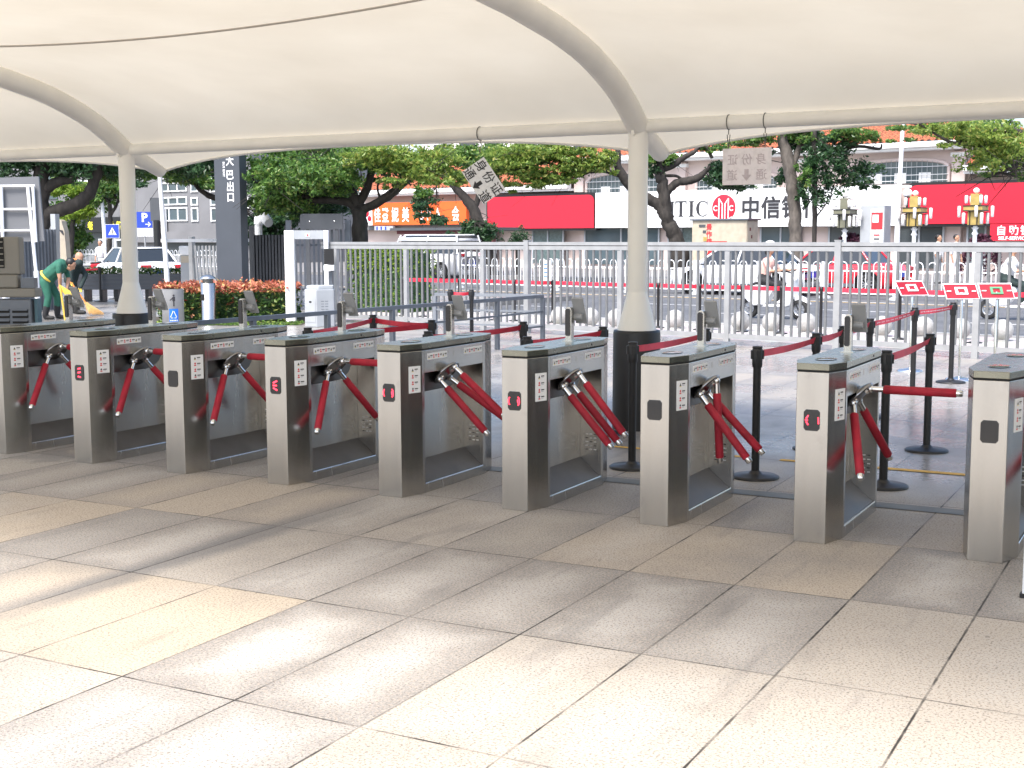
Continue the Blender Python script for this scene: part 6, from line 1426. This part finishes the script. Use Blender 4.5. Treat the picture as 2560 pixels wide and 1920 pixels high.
tree('forked_tree', 'dark twisting tree right of the canopy column before the bank sign', (at(1700, 700, D).x, D, 0),
     [px4(D, (1705, 730, 48), (1698, 640, 44), (1685, 590, 38), (1668, 545, 34), (1660, 500, 32), (1655, 455, 28), (1648, 430, 24), (1652, 405, 16)), px4(D, (1662, 535, 28), (1640, 508, 28), (1605, 488, 26), (1572, 462, 24), (1550, 430, 22), (1543, 400, 18), (1548, 350, 12)), px4(D, (1555, 440, 14), (1530, 432, 12), (1505, 428, 8), (1475, 432, 5)), px4(D, (1668, 480, 20), (1690, 458, 20), (1720, 452, 20), (1745, 444, 18), (1768, 424, 10), (1775, 415, 5)), px4(D, (1652, 425, 16), (1685, 412, 16), (1712, 392, 14), (1735, 380, 10), (1760, 355, 6)), px4(D, (1655, 440, 8), (1690, 440, 7), (1712, 452, 5)), px4(D, (1780, 395, 9), (1772, 375, 8), (1760, 360, 5))],
     [('leaf_bright', cl(D - 1, (1290, 390, 90, 26, 1800), (1390, 380, 80, 24, 1500), (1460, 410, 70, 24, 1100), (1510, 400, 40, 30, 700), (1330, 430, 70, 20, 800), (1410, 450, 50, 14, 350), (1250, 425, 60, 26, 700), (1350, 458, 60, 14, 320), (1290, 462, 50, 12, 200))), ('leaf', cl(D, (1320, 385, 100, 26, 1500), (1660, 395, 40, 16, 400), (1630, 400, 30, 20, 300), (1790, 370, 40, 14, 350), (1400, 440, 60, 14, 250))), ('leaf_dark', cl(D + .5, (1790, 430, 40, 28, 700), (1840, 455, 50, 26, 700), (1640, 420, 30, 24, 350), (1220, 430, 60, 18, 350)))], .22, 'leaf', seed=17)
D = 47.2
tree('plane_tree', 'upright tree with thick mottled grey trunk before the bank lettering', (at(1992, 700, D).x, D, 0), [px4(D, (1996, 760, 36), (1992, 640, 34), (1988, 560, 32), (1984, 500, 30), (1975, 430, 32), (1962, 370, 28), (1952, 320, 26), (1948, 270, 22)), px4(D, (1978, 430, 18), (1990, 390, 16), (2010, 340, 14), (2030, 290, 10))],
     [('leaf', cl(D, (1900, 340, 60, 22, 500), (2000, 330, 70, 26, 900), (1860, 355, 50, 16, 300))), ('leaf_dark', cl(D + .6, (2000, 360, 50, 30, 700), (1950, 440, 26, 30, 200)))], .21, 'leaf', 'bark_light', seed=18)
D = 46.6
tree('slim_tree', 'slim dark-trunked tree with drooping dark leaves right of the mottled trunk', (at(2036, 700, D).x, D, 0), [px4(D, (2036, 720, 12), (2036, 600, 12), (2037, 500, 13), (2036, 420, 14), (2036, 350, 13), (2038, 300, 10)), px4(D, (2044, 350, 16), (2070, 368, 13), (2105, 375, 11), (2140, 358, 9), (2150, 345, 5)), px4(D, (2105, 374, 8), (2150, 366, 8), (2198, 372, 7), (2204, 360, 4)), px4(D, (2038, 545, 4), (2058, 520, 3), (2075, 495, 2))],
     [('leaf_dark', cl(D, (2035, 400, 46, 66, 800), (2095, 400, 60, 46, 700), (2140, 425, 60, 34, 450), (2065, 465, 56, 44, 500), (2150, 462, 54, 16, 260), (2012, 480, 28, 44, 280), (2095, 350, 70, 24, 360))), ('leaf', cl(D - .4, (2010, 440, 14, 26, 160), (2160, 340, 60, 16, 500), (2110, 330, 60, 16, 400)))], .19, 'leaf_dark', seed=19)
D = 20.2
tree('overhanging_tree', 'bright leafy branch overhanging the red sign at the upper right', (at(2760, 700, D).x, D, 0), [px4(D, (2780, 760, 50), (2770, 600, 46), (2740, 470, 40), (2680, 400, 30), (2600, 350, 22), (2500, 320, 15)), px4(D, (2690, 410, 18), (2620, 415, 14), (2540, 415, 12), (2500, 432, 8), (2482, 440, 5)), px4(D, (2500, 325, 12), (2440, 340, 12), (2390, 358, 10), (2362, 348, 7), (2330, 330, 5), (2300, 310, 4))],
     [('leaf_bright', cl(D, (2440, 345, 70, 30, 1500), (2510, 370, 70, 40, 1700), (2470, 405, 50, 20, 600), (2400, 320, 60, 20, 700), (2320, 320, 40, 14, 250))), ('leaf', cl(D + .8, (2480, 330, 90, 34, 1500), (2550, 400, 60, 40, 900), (2360, 325, 60, 18, 500), (2260, 315, 50, 12, 200), (2480, 440, 26, 10, 80)))], .095, 'leaf', seed=20)
